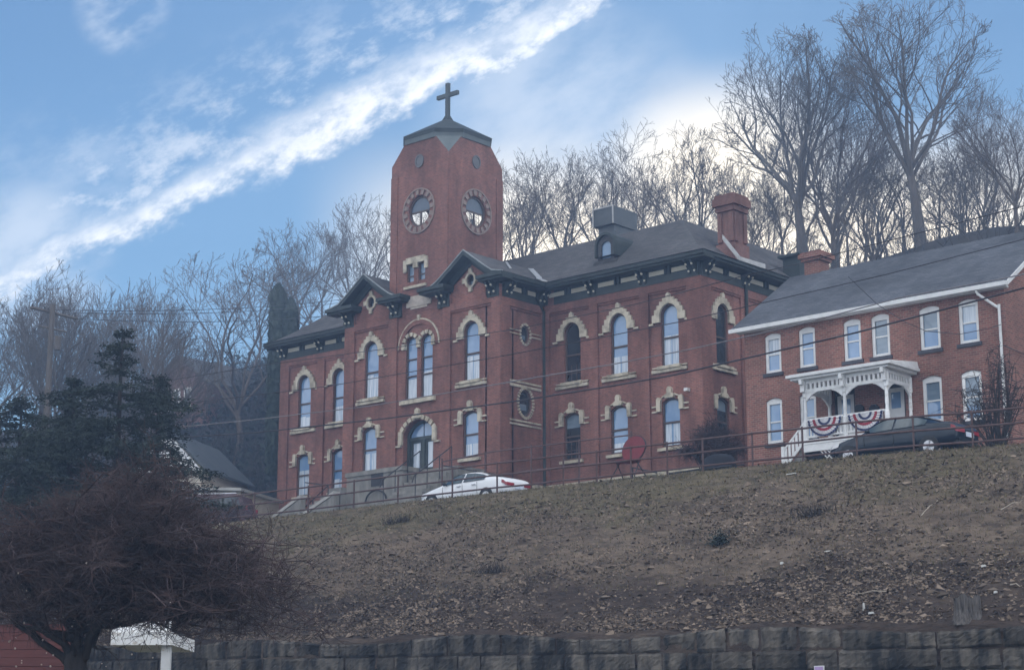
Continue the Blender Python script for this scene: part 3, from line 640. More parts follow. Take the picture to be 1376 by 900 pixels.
for i, P, c0, c1 in FRZ: k = MB(); k.prism(P, rect(c0, c1, 24.80, 25.02), 0.05, 0.13); k.build('frieze_panel', 'cream', crn[i])
for i, c, r_ in ROS: k = MB(); k.ball(c, r_, 6); k.build('rosette', 'cream', crn[i], True)
# roofs
rf = MB()
def quad(a, b, c, d, m=rf): m.add([a, b, c, d], [(0, 1, 2, 3)])
ex0, ex1, ey0, ey1, ez = Xl - 0.86, Xr + 0.86, Yw - 0.86, BACK + 0.86, 25.43
def hip(lo, hi, bx0, bx1, by0, by1, ins0, ins1):
    a = [(bx0 + ins0, by0 + ins0, lo), (bx1 - ins0, by0 + ins0, lo), (bx1 - ins0, by1 - ins0, lo), (bx0 + ins0, by1 - ins0, lo)]
    b = [(bx0 + ins1, by0 + ins1, hi), (bx1 - ins1, by0 + ins1, hi), (bx1 - ins1, by1 - ins1, hi), (bx0 + ins1, by1 - ins1, hi)]
    rf.add(a + b, [(0, 1, 5, 4), (1, 2, 6, 5), (2, 3, 7, 6), (3, 0, 4, 7)])
    return b
hip(ez, ez + 0.2, ex0, ex1, ey0, ey1, 0, 0.55); hip(ez + 0.2, ez + 0.62, ex0, ex1, ey0, ey1, 0.55, 1.2)
deck = hip(ez + 0.62, 28.66, ex0, ex1, ey0, ey1, 1.2, 4.4); rf.add(deck, [(0, 1, 2, 3)])
def gable_roof(c, l, r):
    prof = [(l, 25.45), (c - 1.95, 25.62), (c - 1.45, 25.95), (c, 27.0), (c + 1.45, 25.95), (c + 1.95, 25.62), (r, 25.45)]
    y0, y1 = Yf - 0.72, 73.2
    for (a, za), (b, zb) in zip(prof[:-1], prof[1:]):
        quad((a, y0, za), (b, y0, zb), (b, y1, zb), (a, y1, za)); tk = 0.26
        bargeb.hexa([(a, y0, za - tk), (b, y0, zb - tk), (b, y0 + 0.12, zb - tk), (a, y0 + 0.12, za - tk), (a, y0, za - 0.003), (b, y0, zb - 0.003), (b, y0 + 0.12, zb - 0.003), (a, y0 + 0.12, za - 0.003)])
        quad((a, y0 + 0.12, za - 0.16), (b, y0 + 0.12, zb - 0.16), (b, Yf + 0.1, zb - 0.16), (a, Yf + 0.1, za - 0.16), bargeb)
        if abs((a + b) / 2 - c) < 1.9: bargeb.hexa([(a, Yf - 0.14, za - 0.62), (b, Yf - 0.14, zb - 0.62), (b, Yf - 0.02, zb - 0.62), (a, Yf - 0.02, za - 0.62), (a, Yf - 0.14, za - 0.17), (b, Yf - 0.14, zb - 0.17), (b, Yf - 0.02, zb - 0.17), (a, Yf - 0.02, za - 0.17)])
        for zq in (za, zb): pass
        edge.hexa([(a, y0 - 0.03, za - 0.03), (b, y0 - 0.03, zb - 0.03), (b, y0 + 0.05, zb - 0.03), (a, y0 + 0.05, za - 0.03), (a, y0 - 0.03, za + 0.03), (b, y0 - 0.03, zb + 0.03), (b, y0 + 0.05, zb + 0.03), (a, y0 + 0.05, za + 0.03)])
lead = mat('weathered_lead', (0.2, 0.22, 0.23), (0.3, 0.32, 0.32), 3, 0.5)
for args in ((GR + 0.02, GR - 2.3, Xp + 0.8), (GL - 0.02, PXl - 0.8, GL + 2.3)):
    bargeb = MB(); edge = MB(); gable_roof(*args); bo = bargeb.build('gable_barge', 'trim', S); edge.build('gable_edge', lead, bo)
rf.build('roof', 'roof', S)
fs = MB()
def strip(pts, w, h=0.04):
    for a, b in zip(pts[:-1], pts[1:]):
        a, b = Vector(a), Vector(b); q = (b - a).cross(Vector((0, 0, 1))).normalized() * w / 2; z = Vector((0, 0, h))
        fs.hexa([a - q, a + q, b + q, b - q][0:1] + [a + q, b + q, b - q] + [a - q + z, a + q + z, b + q + z, b - q + z])
strip([(Xp + 0.78, ey0 + 0.05, 25.5), (-61.1, 70.95, 25.85), (-61.55, 71.45, 26.1), (-63.0, 72.45, 27.02)], 0.3)
strip([(-63.0, 70.5, 27.0), (-61.9, 69.6, 26.3)], 0.12)
fs.build('valley_flashing', 'flash', S)
# dormer
Dx = -57.4; dm = MB(); DY = 71.9; Pd = FY(DY)
dop = arch(Dx, 26.58, 27.42, 0.62, 0.305); dout = arch(Dx, 26.3, 27.72, 1.06, 0.52)
dm.ring(Pd, dout, arch(Dx, 26.5, 27.42, 0.62, 0.305), -0.3, 0.0)
dm.prism(Pd, rect(Dx - 0.75, Dx + 0.75, 26.22, 26.34), -0.4, 0.12)
do = dm.build('dormer', 'roof', S)
hd = MB(); o2 = arch(Dx, 26.6, 27.86, 1.3, 0.64); i2 = arch(Dx, 26.6, 27.72, 1.06, 0.52)
hd.ring(Pd, o2[2:] + [(Dx - 0.78, 27.15), (Dx - 0.74, 27.08)] if False else o2, i2, -1.7, 0.14); hd.build('dormer_hood', 'trim', do)
sf = MB(); sf.prism(Pd, dout, -1.9, -0.25); sf.build('dormer_cheek', 'roof', do)
dg = MB(); dg.prism(Pd, arch(Dx, 26.5, 27.42, 0.62, 0.305), -0.2, -0.08); dg.build('pane', mat('blue_pane', (0.14, 0.22, 0.34), (0.2, 0.3, 0.42), 2, 0.15, spec=0.5), do)
# plant box on the flat of the roof
vx0, vx1, vzb, vzt = onY(797, 290, 79.0).x, onY(824, 290, 79.0).x, onY(810, 303, 79.0).z, onY(822, 276, 79.0).z; vb = MB()
vb.box(vx0, vx1, 79.0, 81.2, vzb, vzt); vb.box(vx0 + 0.25, vx1 - 0.1, 79.2, 81.0, vzb - 0.45, vzb); vb.box(vx0 + 0.4, vx1 + 0.1, 79.1, 81.0, 28.4, vzb - 0.45)
vbx = vb.build('roof_plant_box', 'grey', S)
vs = MB()
for q in (vx0 - 0.02, vx1 - 0.05): vs.box(q, q + 0.07, 78.95, 78.998, vzb, vzt + 0.03)
vs.box(vx0 + 0.06, vx1 - 0.06, 78.96, 78.998, vzt - 0.06, vzt + 0.02); vs.build('corner_strip', 'flash', vbx)
# chimneys
def chimney(x, y, z0, z1, w, d, name='chimney', pan=True, par=S, m='brick'):
    c = MB(); h = z1 - z0
    c.box(x - w / 2, x + w / 2, y - d / 2, y + d / 2, z0, z1 - h * 0.22)
    for k, (e, a, b) in enumerate(((0.10, 0.24, 0.16), (0.2, 0.16, 0.05), (0.12, 0.05, 0.0))): c.box(x - w / 2 - e, x + w / 2 + e, y - d / 2 - e, y + d / 2 + e, z1 - h * a - (0 if k else 0), z1 - h * b - 0.002)
    if pan:
        for q in (-0.36, 0.36): c.box(x + q * w - w * 0.13, x + q * w + w * 0.13, y - d / 2 - 0.09, y - d / 2 + 0.01, z0 + h * 0.33, z1 - h * 0.26)
        for q in (-0.36, 0.36): c.box(x + w / 2 - 0.01, x + w / 2 + 0.09, y + q * d - d * 0.13, y + q * d + d * 0.13, z0 + h * 0.33, z1 - h * 0.26)
        c.box(x - w / 2 - 0.1, x + w / 2 + 0.1, y - d / 2 - 0.1, y + d / 2 + 0.1, z0, z0 + h * 0.3)
    o = c.build(name, m, par)
    k = MB(); k.box(x - w * 0.3, x + w * 0.3, y - d * 0.3, y + d * 0.3, z1 - 0.003, z1 + 0.12); k.build('chimney_pot', 'sill', o)
    return o
ck = chimney(-51.45, 74.6, 25.5, onY(990, 263, 74.6).z, 0.95, 1.05, m='brick3')
k = MB(); k.hexa([(-50.4, 73.6, 25.45), (-50.2, 75.6, 25.42), (-50.3, 75.7, 25.42), (-50.5, 73.7, 25.45), (-50.4, 73.6, 25.7), (-50.2, 75.6, 25.66), (-50.3, 75.7, 25.66), (-50.5, 73.7, 25.7)])
k.hexa([(-51.3, 73.5, 26.7), (-50.4, 73.6, 25.45), (-50.4, 73.72, 25.45), (-51.3, 73.62, 26.7), (-51.3, 73.5, 26.95), (-50.4, 73.6, 25.72), (-50.4, 73.72, 25.72), (-51.3, 73.62, 26.95)]); k.build('chimney_flashing', 'flash', ck)
chimney(-83.0 + 4.2, 77.5, 26.2, 29.3, 1.5, 1.3, pan=False)
# side dormer far back on the right slope
k = MB(); k.box(-51.7, -50.7, 79.5, 80.5, 25.5, 27.0); k.box(-51.9, -50.55, 79.3, 80.7, 27.0, 27.12); k.build('side_dormer', 'trim', S)
# downpipes
for pts in ([(Xp + 0.12, Yw - 0.7, 25.3), (Xp + 0.12, Yw - 0.7, 24.75), (Xp + 0.14, Yw - 0.15, 24.1), (Xp + 0.14, Yw - 0.15, 14.7)], [(Xr + 0.2, 74.9, 25.0), (Xr + 0.2, 74.9, 14.6)], [(PXl - 0.15, Yw - 0.15, 24.8), (PXl - 0.15, Yw - 0.15, 14.7)]):
    k = MB(); k.tube(pts, 0.085, 8); k.build('downpipe', 'trim', S)
cctv = MB(); cctv.box(-51.95, -51.75, 70.9, 71.15, 18.75, 18.9); cctv.build('camera_box', 'white', S)

# tower
TX, TY, TH = -66.86, Yf + 2.12 - 0.02, 2.12
tw = MB(); zl, zh, zt, ch = 24.5, 32.85, 34.05, 1.05
Pt = FY(TY - TH); Pts = FX(TX + TH)
tf_holes = [rect(TX - 0.86, TX - 0.36, 25.95, 27.15), rect(TX - 0.02, TX + 0.48, 25.95, 27.15), ell(TX - 0.02, 30.0, 0.80, 0.86, 24)]
def face_outline(c): return [(c - TH, zl), (c + TH, zl), (c + TH, zh), (c + TH - ch, zt), (c - TH + ch, zt), (c - TH, zh)]
tw.panel(Pt, face_outline(TX), tf_holes, 0.2)
tw.panel(Pts, face_outline(TY), [ell(TY + 0.02, 30.0, 0.80, 0.86, 24)], 0.2)
for P2, c in ((lambda u, z, d: (u, TY + TH + d, z), TX), (lambda u, z, d: (TX - TH - d, u, z), TY)):
    tw.panel(P2, face_outline(c), [ell(c, 29.75, 1.25, 1.35, 24)], 0.08)
for u0 in (TX - TH, TX + TH - 0.5): tw.prism(Pt, rect(u0, u0 + 0.5, zl, 32.2), -0.02, 0.05)
for u0 in (TY - TH, TY + TH - 0.5): tw.prism(Pts, rect(u0, u0 + 0.5, zl, 32.2), -0.02, 0.05)
twr = tw.build('tower', 'brick', S)
bc = MB()
for sx in (-1, 1):
    for sy in (-1, 1):
        bc.add([(TX + sx * TH, TY + sy * TH, zh), (TX + sx * (TH - ch), TY + sy * TH, zt), (TX + sx * TH, TY + sy * (TH - ch), zt)], [(0, 1, 2)])
def octo(e, z): h = TH + e; c = ch + e * 0.59; return [(TX + a, TY + b, z) for a, b in ((-h + c, -h), (h - c, -h), (h, -h + c), (h, h - c), (h - c, h), (-h + c, h), (-h, h - c), (-h, -h + c))]
def octring(m, e0, z0, e1, z1):
    m.add(octo(e0, z0) + octo(e1, z1), [(i, (i + 1) % 8, 8 + (i + 1) % 8, 8 + i) for i in range(8)])
octring(bc, 0.05, zt - 0.16, 0.09, zt + 0.1); octring(bc, 0.0, zt - 0.16, 0.05, zt - 0.16)
bc.build('corner_broach', 'palegreen', twr)
tr = MB(); octring(tr, 0.0, zt + 0.1, 0.11, zt + 0.1); octring(tr, 0.11, zt + 0.1, 0.13, zt + 0.3)
o = len(tr.v); tr.v += octo(0.15, zt + 0.3) + [(TX, TY, 35.75)]; tr.f += [(o + i, o + (i + 1) % 8, o + 8) for i in range(8)]
tr.build('tower_roof', 'trim', twr)
cr = MB(); cr.box(TX - 0.11, TX + 0.11, TY - 0.09, TY + 0.09, 35.6, 37.75); cr.box(TX - 0.78, TX + 0.78, TY - 0.085, TY + 0.085, 36.95, 37.17)
for k2 in range(6): cr.box(TX - 0.11 - 0.05 * (6 - k2) / 2, TX + 0.11 + 0.05 * (6 - k2) / 2, TY - 0.09 - 0.05 * (6 - k2) / 2, TY + 0.09 + 0.05 * (6 - k2) / 2, 35.5 + k2 * 0.06, 35.558 + k2 * 0.06)
cr.build('cross', 'trim', twr)
def tower_oculus(P, u, z):
    f = MB(); R0, R1 = 0.80, 0.86
    f.ring(P, ell(u, z, R0, R1, 24), ell(u, z, R0 * 0.86, R1 * 0.86, 24), -0.2, -0.1)
    f.prism(P, rect(u - R0 * 0.8, u + R0 * 0.8, z - 0.06, z + 0.02), -0.2, -0.12)
    f.prism(P, rect(u - 0.035, u + 0.035, z - R1 * 0.86, z - 0.06), -0.2, -0.12)
    o = f.build('round_window', 'frame', twr)
    a = MB(); a.prism(P, [(u + R0 * 0.86 * math.cos(math.pi * i / 12), z + R1 * 0.86 * math.sin(math.pi * i / 12)) for i in range(13)], -0.2, -0.15); a.build('louvre_panel', mat('oculus_panel', (0.05, 0.075, 0.11), (0.07, 0.10, 0.14), 2, 0.3, spec=0.5), o)
    h = MB(); s0 = 20
    h.ring(P, ell(u, z, 1.2, 1.26, 24), ell(u, z, 1.12, 1.18, 24), -0.05, 0.07)
    for i in range(16):
        t0 = 2 * math.pi * i / 16; t1 = t0 + 0.22
        h.prism(P, [(u + 1.1 * math.cos(t0), z + 1.16 * math.sin(t0)), (u + 1.1 * math.cos(t1), z + 1.16 * math.sin(t1)), (u + 0.84 * math.cos(t1), z + 0.9 * math.sin(t1)), (u + 0.84 * math.cos(t0), z + 0.9 * math.sin(t0))], -0.05, 0.06)
    h.build('ring_surround', mat('dull_stone', (0.2, 0.15, 0.13), (0.28, 0.22, 0.19), 3, 0.9), o)
tower_oculus(Pt, TX - 0.02, 30.0); tower_oculus(Pts, TY + 0.02, 30.0)
for P, u in ((Pt, TX - 0.02), (Pts, TY + 0.02)):
    k = MB(); k.prism(P, ell(u, 32.78, 0.22, 0.27, 16), -0.05, 0.03); k.ring(P, ell(u, 32.78, 0.32, 0.38, 16), ell(u, 32.78, 0.22, 0.27, 16), -0.05, 0.06); k.build('blind_disc', mat('disc_grey', (0.10, 0.10, 0.11), (0.15, 0.15, 0.15), 3, 0.8), twr)
k = MB()
for u0 in (TX - 0.86, TX - 0.02):
    k.ring(Pt, rect(u0, u0 + 0.5, 25.95, 27.15), rect(u0 + 0.06, u0 + 0.44, 26.01, 27.09), -0.2, -0.08); k.prism(Pt, rect(u0 + 0.06, u0 + 0.44, 26.5, 26.56), -0.2, -0.09)
tp = k.build('twin_window', 'frame', twr)
k = MB()
for u0 in (TX - 0.86, TX - 0.02): k.prism(Pt, rect(u0 + 0.06, u0 + 0.44, 26.01, 27.09), -0.2, -0.15)
k.build('pane', mat('dusk_pane', (0.13, 0.19, 0.27), (0.18, 0.25, 0.34), 2, 0.1, spec=0.8), tp)
k = MB(); k.prism(Pt, [(TX - 1.08, 26.75), (TX - 0.86, 26.75), (TX - 0.86, 27.16), (TX - 0.36, 27.16), (TX - 0.36, 26.9), (TX - 0.02, 26.9), (TX - 0.02, 27.16), (TX + 0.48, 27.16), (TX + 0.48, 26.75), (TX + 0.7, 26.75), (TX + 0.7, 27.4), (TX + 0.5, 27.4), (TX + 0.5, 27.5), (TX - 0.88, 27.5), (TX - 0.88, 27.4), (TX - 1.08, 27.4)], -0.05, 0.1)
k.prism(Pt, rect(TX - 1.0, TX + 0.62, 25.8, 25.94), -0.1, 0.12); k.build('window_hood', 'stone', tp)

# ------------------------------------------------------------------ brick row house
HY = 65.0; HX0, HX1 = -44.35, -32.2; HZ0, HZE = 12.6, 19.62
H = thing('brick_house', ((HX0 + HX1) / 2, HY + 4, 13.3), 'two storey red brick house with white framed windows and a white porch', 'house')
Ph, Phs = FY(HY), FX(HX1); hw = MB(); hh = []
def U(px, py, Y=HY): v = onY(px, py, Y); return v.x, v.z
HW = []
for (l, r, t, b, bl, fr) in ((1028, 1049.5, 447.5, 501, 'blind', 1), (1073.5, 1095.5, 439, 493.5, 'blind', 1), (1133.5, 1157, 428.5, 484.5, 'blind', 1), (1171, 1195.5, 421.5, 479, 'blind2', 1), (1235.5, 1263, 411, 469.5, 'blind2', 0.55), (1288, 1315, 401.5, 461, 'blind', 1),
                      (1030, 1051.5, 534.5, 595.5, 'blind', 1), (1074.5, 1097.5, 526.5, 588, 'blind', 1), (1240, 1266.5, 504.5, 568, 'blind2', 0.5), (1292.5, 1320, 497, 565, 'blind2', 0.7)):
    m = (t + b) / 2; ul, _ = U(l, m); ur, _ = U(r, m); _, zt2 = U((l + r) / 2, t); _, zb2 = U((l + r) / 2, b)
    HW.append(((ul + ur) / 2, ur - ul, zb2, zt2, bl, fr))
HW[7] = (HW[7][0], HW[6][1], HW[6][2], HW[6][3], 'blind', 0.6)
DOORS = []
for l, r in ((1124, 1147), (1191, 1215)):
    ul, _ = U(l, 560); ur, _ = U(r, 550); DOORS.append(((ul + ur) / 2, 0.98))
zdk = 14.05
hh = [arch(u, a, b, w, 0.12) for u, w, a, b, _, _ in HW] + [rect(u - w / 2, u + w / 2, zdk, zdk + 2.5) for u, w in DOORS]
hw.panel(Ph, rect(HX0, HX1, HZ0, HZE), hh, 0.22)
HD = 9.0; RZ = HZE + 3.05
hw.add([(HX1, HY, HZ0), (HX1, HY + HD, HZ0), (HX1, HY + HD, HZE), (HX1, HY + HD / 2, RZ), (HX1, HY, HZE), (HX0, HY, HZ0), (HX0, HY + HD, HZ0), (HX0, HY + HD, HZE), (HX0, HY + HD / 2, RZ), (HX0, HY, HZE)], [(0, 1, 2, 3, 4), (9, 8, 7, 6, 5)])
hw.build('wall', 'brick2', H)
k = MB(); k.prism(Ph, rect(HX0 + 0.3, HX1 - 0.3, HZ0, HZE), -0.9, -0.8); k.build('dark_backing', 'dark', H)  # near-black sheet painted as the unlit inside of the house
for i, (u, w, a, b, bl, fr) in enumerate(HW):
    f = MB(); t = 0.13; inn = rect(u - w / 2 + t, u + w / 2 - t, a + t, b - 0.26)
    op = arch(u, a, b, w, 0.12); o = len(f.v)
    f.panel(lambda q, z, d: (q, HY - d + 0.06, z), op, [inn], 0.07)
    m = (a + b) / 2 - 0.05; f.prism(Ph, rect(u - w / 2 + t, u + w / 2 - t, m - 0.03, m + 0.03), -0.16, -0.09)
    wn = f.build('window', 'wornwhite' if i == 9 else 'white', H)
    p = MB(); p.prism(Ph, inn, -0.16, -0.13); p.build('pane', 'glass', wn)
    if fr == 1: fr = (0.52, 0.98, 0.48, 0.98, 0.55, 0.52, 0.5)[i]; bl = ('curtain', 'blind', 'blind', 'blind2', 'blind2', 'curtain', 'blind')[i]
    p = MB(); p.prism(Ph, rect(u - w / 2 + t, u + w / 2 - t, b - 0.26 - (b - 0.26 - a - t) * fr, b - 0.26), -0.15, -0.127); p.build('blind', bl, wn)
    p = MB(); p.prism(Ph, rect(u - w / 2 - 0.1, u + w / 2 + 0.1, a - 0.15, a - 0.003), -0.15, 0.07); p.build('sill', 'sill', wn)
    p = MB()
    for q in range(9):
        x0 = u - w / 2 - 0.05 + (w + 0.1) * q / 9; x1 = x0 + (w + 0.1) / 9 * 0.85; dz = 0.12 * (1 - ((q - 4) / 4.5) ** 2)
        p.prism(Ph, rect(x0, x1, b - 0.1 + dz, b + 0.13 + dz), -0.02, 0.012)
    p.build('brick_lintel', 'brick2', wn)
for u, w in DOORS:
    d = MB(); d.ring(Ph, rect(u - w / 2, u + w / 2, zdk, zdk + 2.5), rect(u - w / 2 + 0.08, u + w / 2 - 0.08, zdk + 0.02, zdk + 2.42), -0.2, -0.05); d.prism(Ph, rect(u - w / 2 + 0.08, u + w / 2 - 0.08, zdk + 2.08, zdk + 2.16), -0.2, -0.1)
    do = d.build('door', 'iron', H)
    k = MB(); k.prism(Ph, rect(u - w / 2 + 0.08, u + w / 2 - 0.08, zdk + 0.02, zdk + 2.08), -0.2, -0.12); k.build('storm_door', 'white', do)
    k = MB(); k.prism(Ph, rect(u - w / 2 + 0.28, u + w / 2 - 0.28, zdk + 1.25, zdk + 1.9), -0.2, -0.1); k.build('pane', 'glass', do)
# two dark metal mail boxes between the doors
for px in (1156, 1176):
    u, z = U(px, 548); k = MB(); k.prism(Ph, [(u - 0.2, z - 0.15), (u + 0.2, z - 0.15), (u + 0.2, z), (u + 0.1, z + 0.12), (u - 0.1, z + 0.12), (u - 0.2, z)], 0, 0.14); k.build('mailbox', 'iron', H)
r = MB(); e = 0.32; zr0 = HZE + 0.12; sl_ = (RZ - HZE) / (HD / 2); ye = HY - e
for sy in (0, 1):
    ya = ye if sy == 0 else HY + HD + e; za = HZE - e * sl_ + 0.2; yb = HY + HD / 2; zb = RZ + 0.2
    x0, x1 = HX0 - 0.5, HX1 + 0.28
    r.hexa([(x0, ya, za - 0.14), (x1, ya, za - 0.14), (x1, yb, zb - 0.14), (x0, yb, zb - 0.14), (x0, ya, za), (x1, ya, za), (x1, yb, zb), (x0, yb, zb)])
rfo = r.build('roof', 'roof2', H)
k = MB(); za = HZE - e * sl_ + 0.2
k.box(HX0 - 0.52, HX1 + 0.3, ye - 0.12, ye - 0.003, za - 0.19, za - 0.02); k.box(HX0 - 0.2, HX1 + 0.2, ye, HY - 0.002, za - 0.22, za - 0.145); k.build('gutter', 'white', rfo)
k = MB()
k.hexa([(HX1 + 0.29, ye, za - 0.2), (HX1 + 0.33, ye, za - 0.2), (HX1 + 0.33, HY + HD / 2, RZ), (HX1 + 0.29, HY + HD / 2, RZ), (HX1 + 0.29, ye, za), (HX1 + 0.33, ye, za), (HX1 + 0.33, HY + HD / 2, RZ + 0.2), (HX1 + 0.29, HY + HD / 2, RZ + 0.2)]); k.build('rake_board', 'white', rfo)
dpx = [onY(x, y, HY - 0.12) for x, y in ((1346.5, 408), (1349.6, 462), (1351, 470), (1353.5, 560), (1357, 592))]
k = MB(); k.tube([(HX1 - 1.0, ye - 0.05, za - 0.2), (HX1 - 0.95, ye, za - 0.35), (HX1 - 0.25, HY - 0.1, za - 0.95)] + [(HX1 - 0.2, HY - 0.1, p.z) for p in dpx], 0.055, 8); k.build('downpipe', 'white', H)
chimney(HX0 + 0.75, HY + HD / 2 + 0.3, RZ - 0.6, RZ + 1.15, 0.8, 0.8, pan=False, par=H, m='brick2'); chimney(HX1 + 0.0, HY + HD / 2, RZ - 1, RZ + 1.35, 0.85, 0.85, pan=False, par=H, m='brick2')
# porch
PY = 63.05; u0 = onY(1056, 502, PY - 0.35).x; u1 = onY(1236, 491, HY).x; zr_t = onY(1198, 483, PY - 0.35).z
k = MB(); x0, x1, y0 = u0, u1, PY - 0.4
k.box(x0, x1, y0, HY - 0.002, zr_t - 0.12, zr_t); k.box(x0 + 0.15, x1 - 0.15, y0 + 0.12, HY - 0.002, zr_t - 0.22, zr_t - 0.122); k.hexa([(x0 + 0.05, y0 + 0.05, zr_t + 0.002), (x1 - 0.05, y0 + 0.05, zr_t + 0.002), (x1 - 0.05, HY - 0.004, zr_t + 0.002), (x0 + 0.05, HY - 0.004, zr_t + 0.002), (x0 + 0.1, y0 + 0.1, zr_t + 0.03), (x1 - 0.1, y0 + 0.1, zr_t + 0.03), (x1 - 0.1, HY - 0.004, zr_t + 0.3), (x0 + 0.1, HY - 0.004, zr_t + 0.3)])
pr = k.build('porch_roof', 'white', H)
posts = [onY(x, 555, PY).x for x in (1082.5, 1136, 1192.5)]; posts[0] += 0.0
xr_post = posts[2]; rear = [(posts[0], HY - 0.12), (xr_post, HY - 0.12)]
k = MB(); zb_ = zr_t - 0.22
def frieze(a, b, y=None, x=None):
    bxf = (lambda p0, p1, z0, z1, th: k.box(p0, p1, y - th, y + th, z0, z1)) if y is not None else (lambda p0, p1, z0, z1, th: k.box(x - th, x + th, p0, p1, z0, z1))
    bxf(a, b, zb_ - 0.16, zb_ - 0.002, 0.06); bxf(a, b, zb_ - 0.52, zb_ - 0.38, 0.05)
    n = max(3, int((b - a) / 0.19))
    for i in range(n): c = a + (b - a) * (i + 0.5) / n; bxf(c - 0.05, c + 0.05, zb_ - 0.378, zb_ - 0.162, 0.045)
    n = 8                                                     # scalloped brackets under the frieze
    for sgn, c in ((1, a + 0.07), (-1, b - 0.07)):
        for i in range(n):
            c0 = c + sgn * 0.5 * i / n; c1 = c + sgn * 0.5 * (i + 1) / n; dep = 0.32 * (1 - (i + 0.5) / n) ** 1.6 + 0.03
            bxf(min(c0, c1), max(c0, c1), zb_ - 0.522 - dep, zb_ - 0.522, 0.035)
for a, b in zip(posts[:-1], posts[1:]): frieze(a, b, y=PY)
frieze(PY, HY - 0.1, x=posts[0]); frieze(PY, HY - 0.1, x=posts[2])
for p_ in posts: k.box(p_ - 0.09, p_ + 0.09, PY - 0.22, PY + 0.09, zb_ - 0.5, zb_ + 0.0); k.box(p_ - 0.07, p_ + 0.07, PY - 0.34, PY - 0.2, zb_ - 0.2, zb_ - 0.004)
k.build('porch_frieze', 'white', pr)
for (px, py_) in [(p_, PY) for p_ in posts] + rear:
    k = MB(); k.tube([(px, py_, zdk - 0.05), (px, py_, zdk + 0.75), (px, py_, zdk + 0.8), (px, py_, zdk + 1.0), (px, py_, zdk + 1.1), (px, py_, zb_ - 0.75), (px, py_, zb_ - 0.7), (px, py_, zb_ - 0.1)], [0.1, 0.1, 0.075, 0.06, 0.075, 0.065, 0.1, 0.1], 8); k.build('porch_post', 'wornwhite' if px == posts[2] else 'white', H)
k = MB(); k.box(posts[0] - 0.15, posts[2] + 0.15, PY - 0.12, HY - 0.002, zdk - 0.18, zdk); k.box(posts[0] - 0.12, posts[2] + 0.12, PY - 0.1, PY - 0.02, zdk - 0.48, zdk - 0.182); k.build('porch_deck', 'white', H)
k = MB(); a, b = posts[0] + 0.5, posts[2]
for i in range(40):
    for sg in (-1, 1):
        x0 = a - 0.6 + i * 0.16
        pts = [(x0, zdk - 1.2), (x0 + 0.05, zdk - 1.2), (x0 + 0.05 + sg * 0.7, zdk - 0.48), (x0 + sg * 0.7, zdk - 0.48)]
        if min(q[0] for q in pts) > a and max(q[0] for q in pts) < b: k.prism(FY(PY - (0.03 if sg > 0 else 0.05)), pts, -0.008, 0.008)
k.build('porch_lattice', 'white', H)
k = MB(); k.box(posts[0], posts[2], PY + 0.1, PY + 0.14, HZ0, zdk - 0.5); k.build('porch_dark_backing', 'dark', H)  # near-black sheet added as the shade under the deck, behind the lattice
k = MB()
for a, b in zip(posts[:-1], posts[1:]):
    k.box(a + 0.09, b - 0.09, PY - 0.035, PY + 0.035, zdk + 0.78, zdk + 0.86); k.box(a + 0.09, b - 0.09, PY - 0.03, PY + 0.03, zdk + 0.1, zdk + 0.17)
    n = 12
    for i in range(n): c = a + (b - a) * (i + 0.5) / n; k.box(c - 0.035, c + 0.035, PY - 0.02, PY + 0.02, zdk + 0.172, zdk + 0.778)
k.build('porch_railing', 'white', H)
k = MB(); sx0 = onY(1053, 612, PY).x; zs1 = zdk + 0.85; zs0 = onY(1053, 604, PY).z
k.box(sx0 - 0.07, sx0 + 0.07, PY - 0.07, PY + 0.07, zs0 - 1.0, zs0 + 0.12)
k.hexa([(sx0, PY - 0.03, zs0 - 0.1), (posts[0], PY - 0.03, zs1 - 0.1), (posts[0], PY + 0.03, zs1 - 0.1), (sx0, PY + 0.03, zs0 - 0.1), (sx0, PY - 0.03, zs0), (posts[0], PY - 0.03, zs1), (posts[0], PY + 0.03, zs1), (sx0, PY + 0.03, zs0)])
k.hexa([(sx0, PY - 0.03, zs0 - 0.85), (posts[0], PY - 0.03, zs1 - 0.85), (posts[0], PY + 0.03, zs1 - 0.85), (sx0, PY + 0.03, zs0 - 0.85), (sx0, PY - 0.03, zs0 - 0.68), (posts[0], PY - 0.03, zs1 - 0.68), (posts[0], PY + 0.03, zs1 - 0.68), (sx0, PY + 0.03, zs0 - 0.68)])
for i in range(6):
    c = sx0 + (posts[0] - sx0) * (i + 0.7) / 6.4; z = zs0 + (zs1 - zs0) * (i + 0.7) / 6.4; k.box(c - 0.055, c + 0.055, PY - 0.02, PY + 0.02, z - 0.7, z - 0.08)
k.build('stair_railing', 'white', H)
k = MB()
for i in range(5): a = sx0 + (posts[0] - sx0) * i / 5; z = zs0 - 0.9 + (zdk - zs0 + 0.9) * (i + 1) / 5.5; k.box(a, posts[0] - 0.15, PY + 0.1, HY - 0.6, z - 0.2 if i else HZ0, z - 0.002 * i)
k.build('porch_steps', 'conc', H)
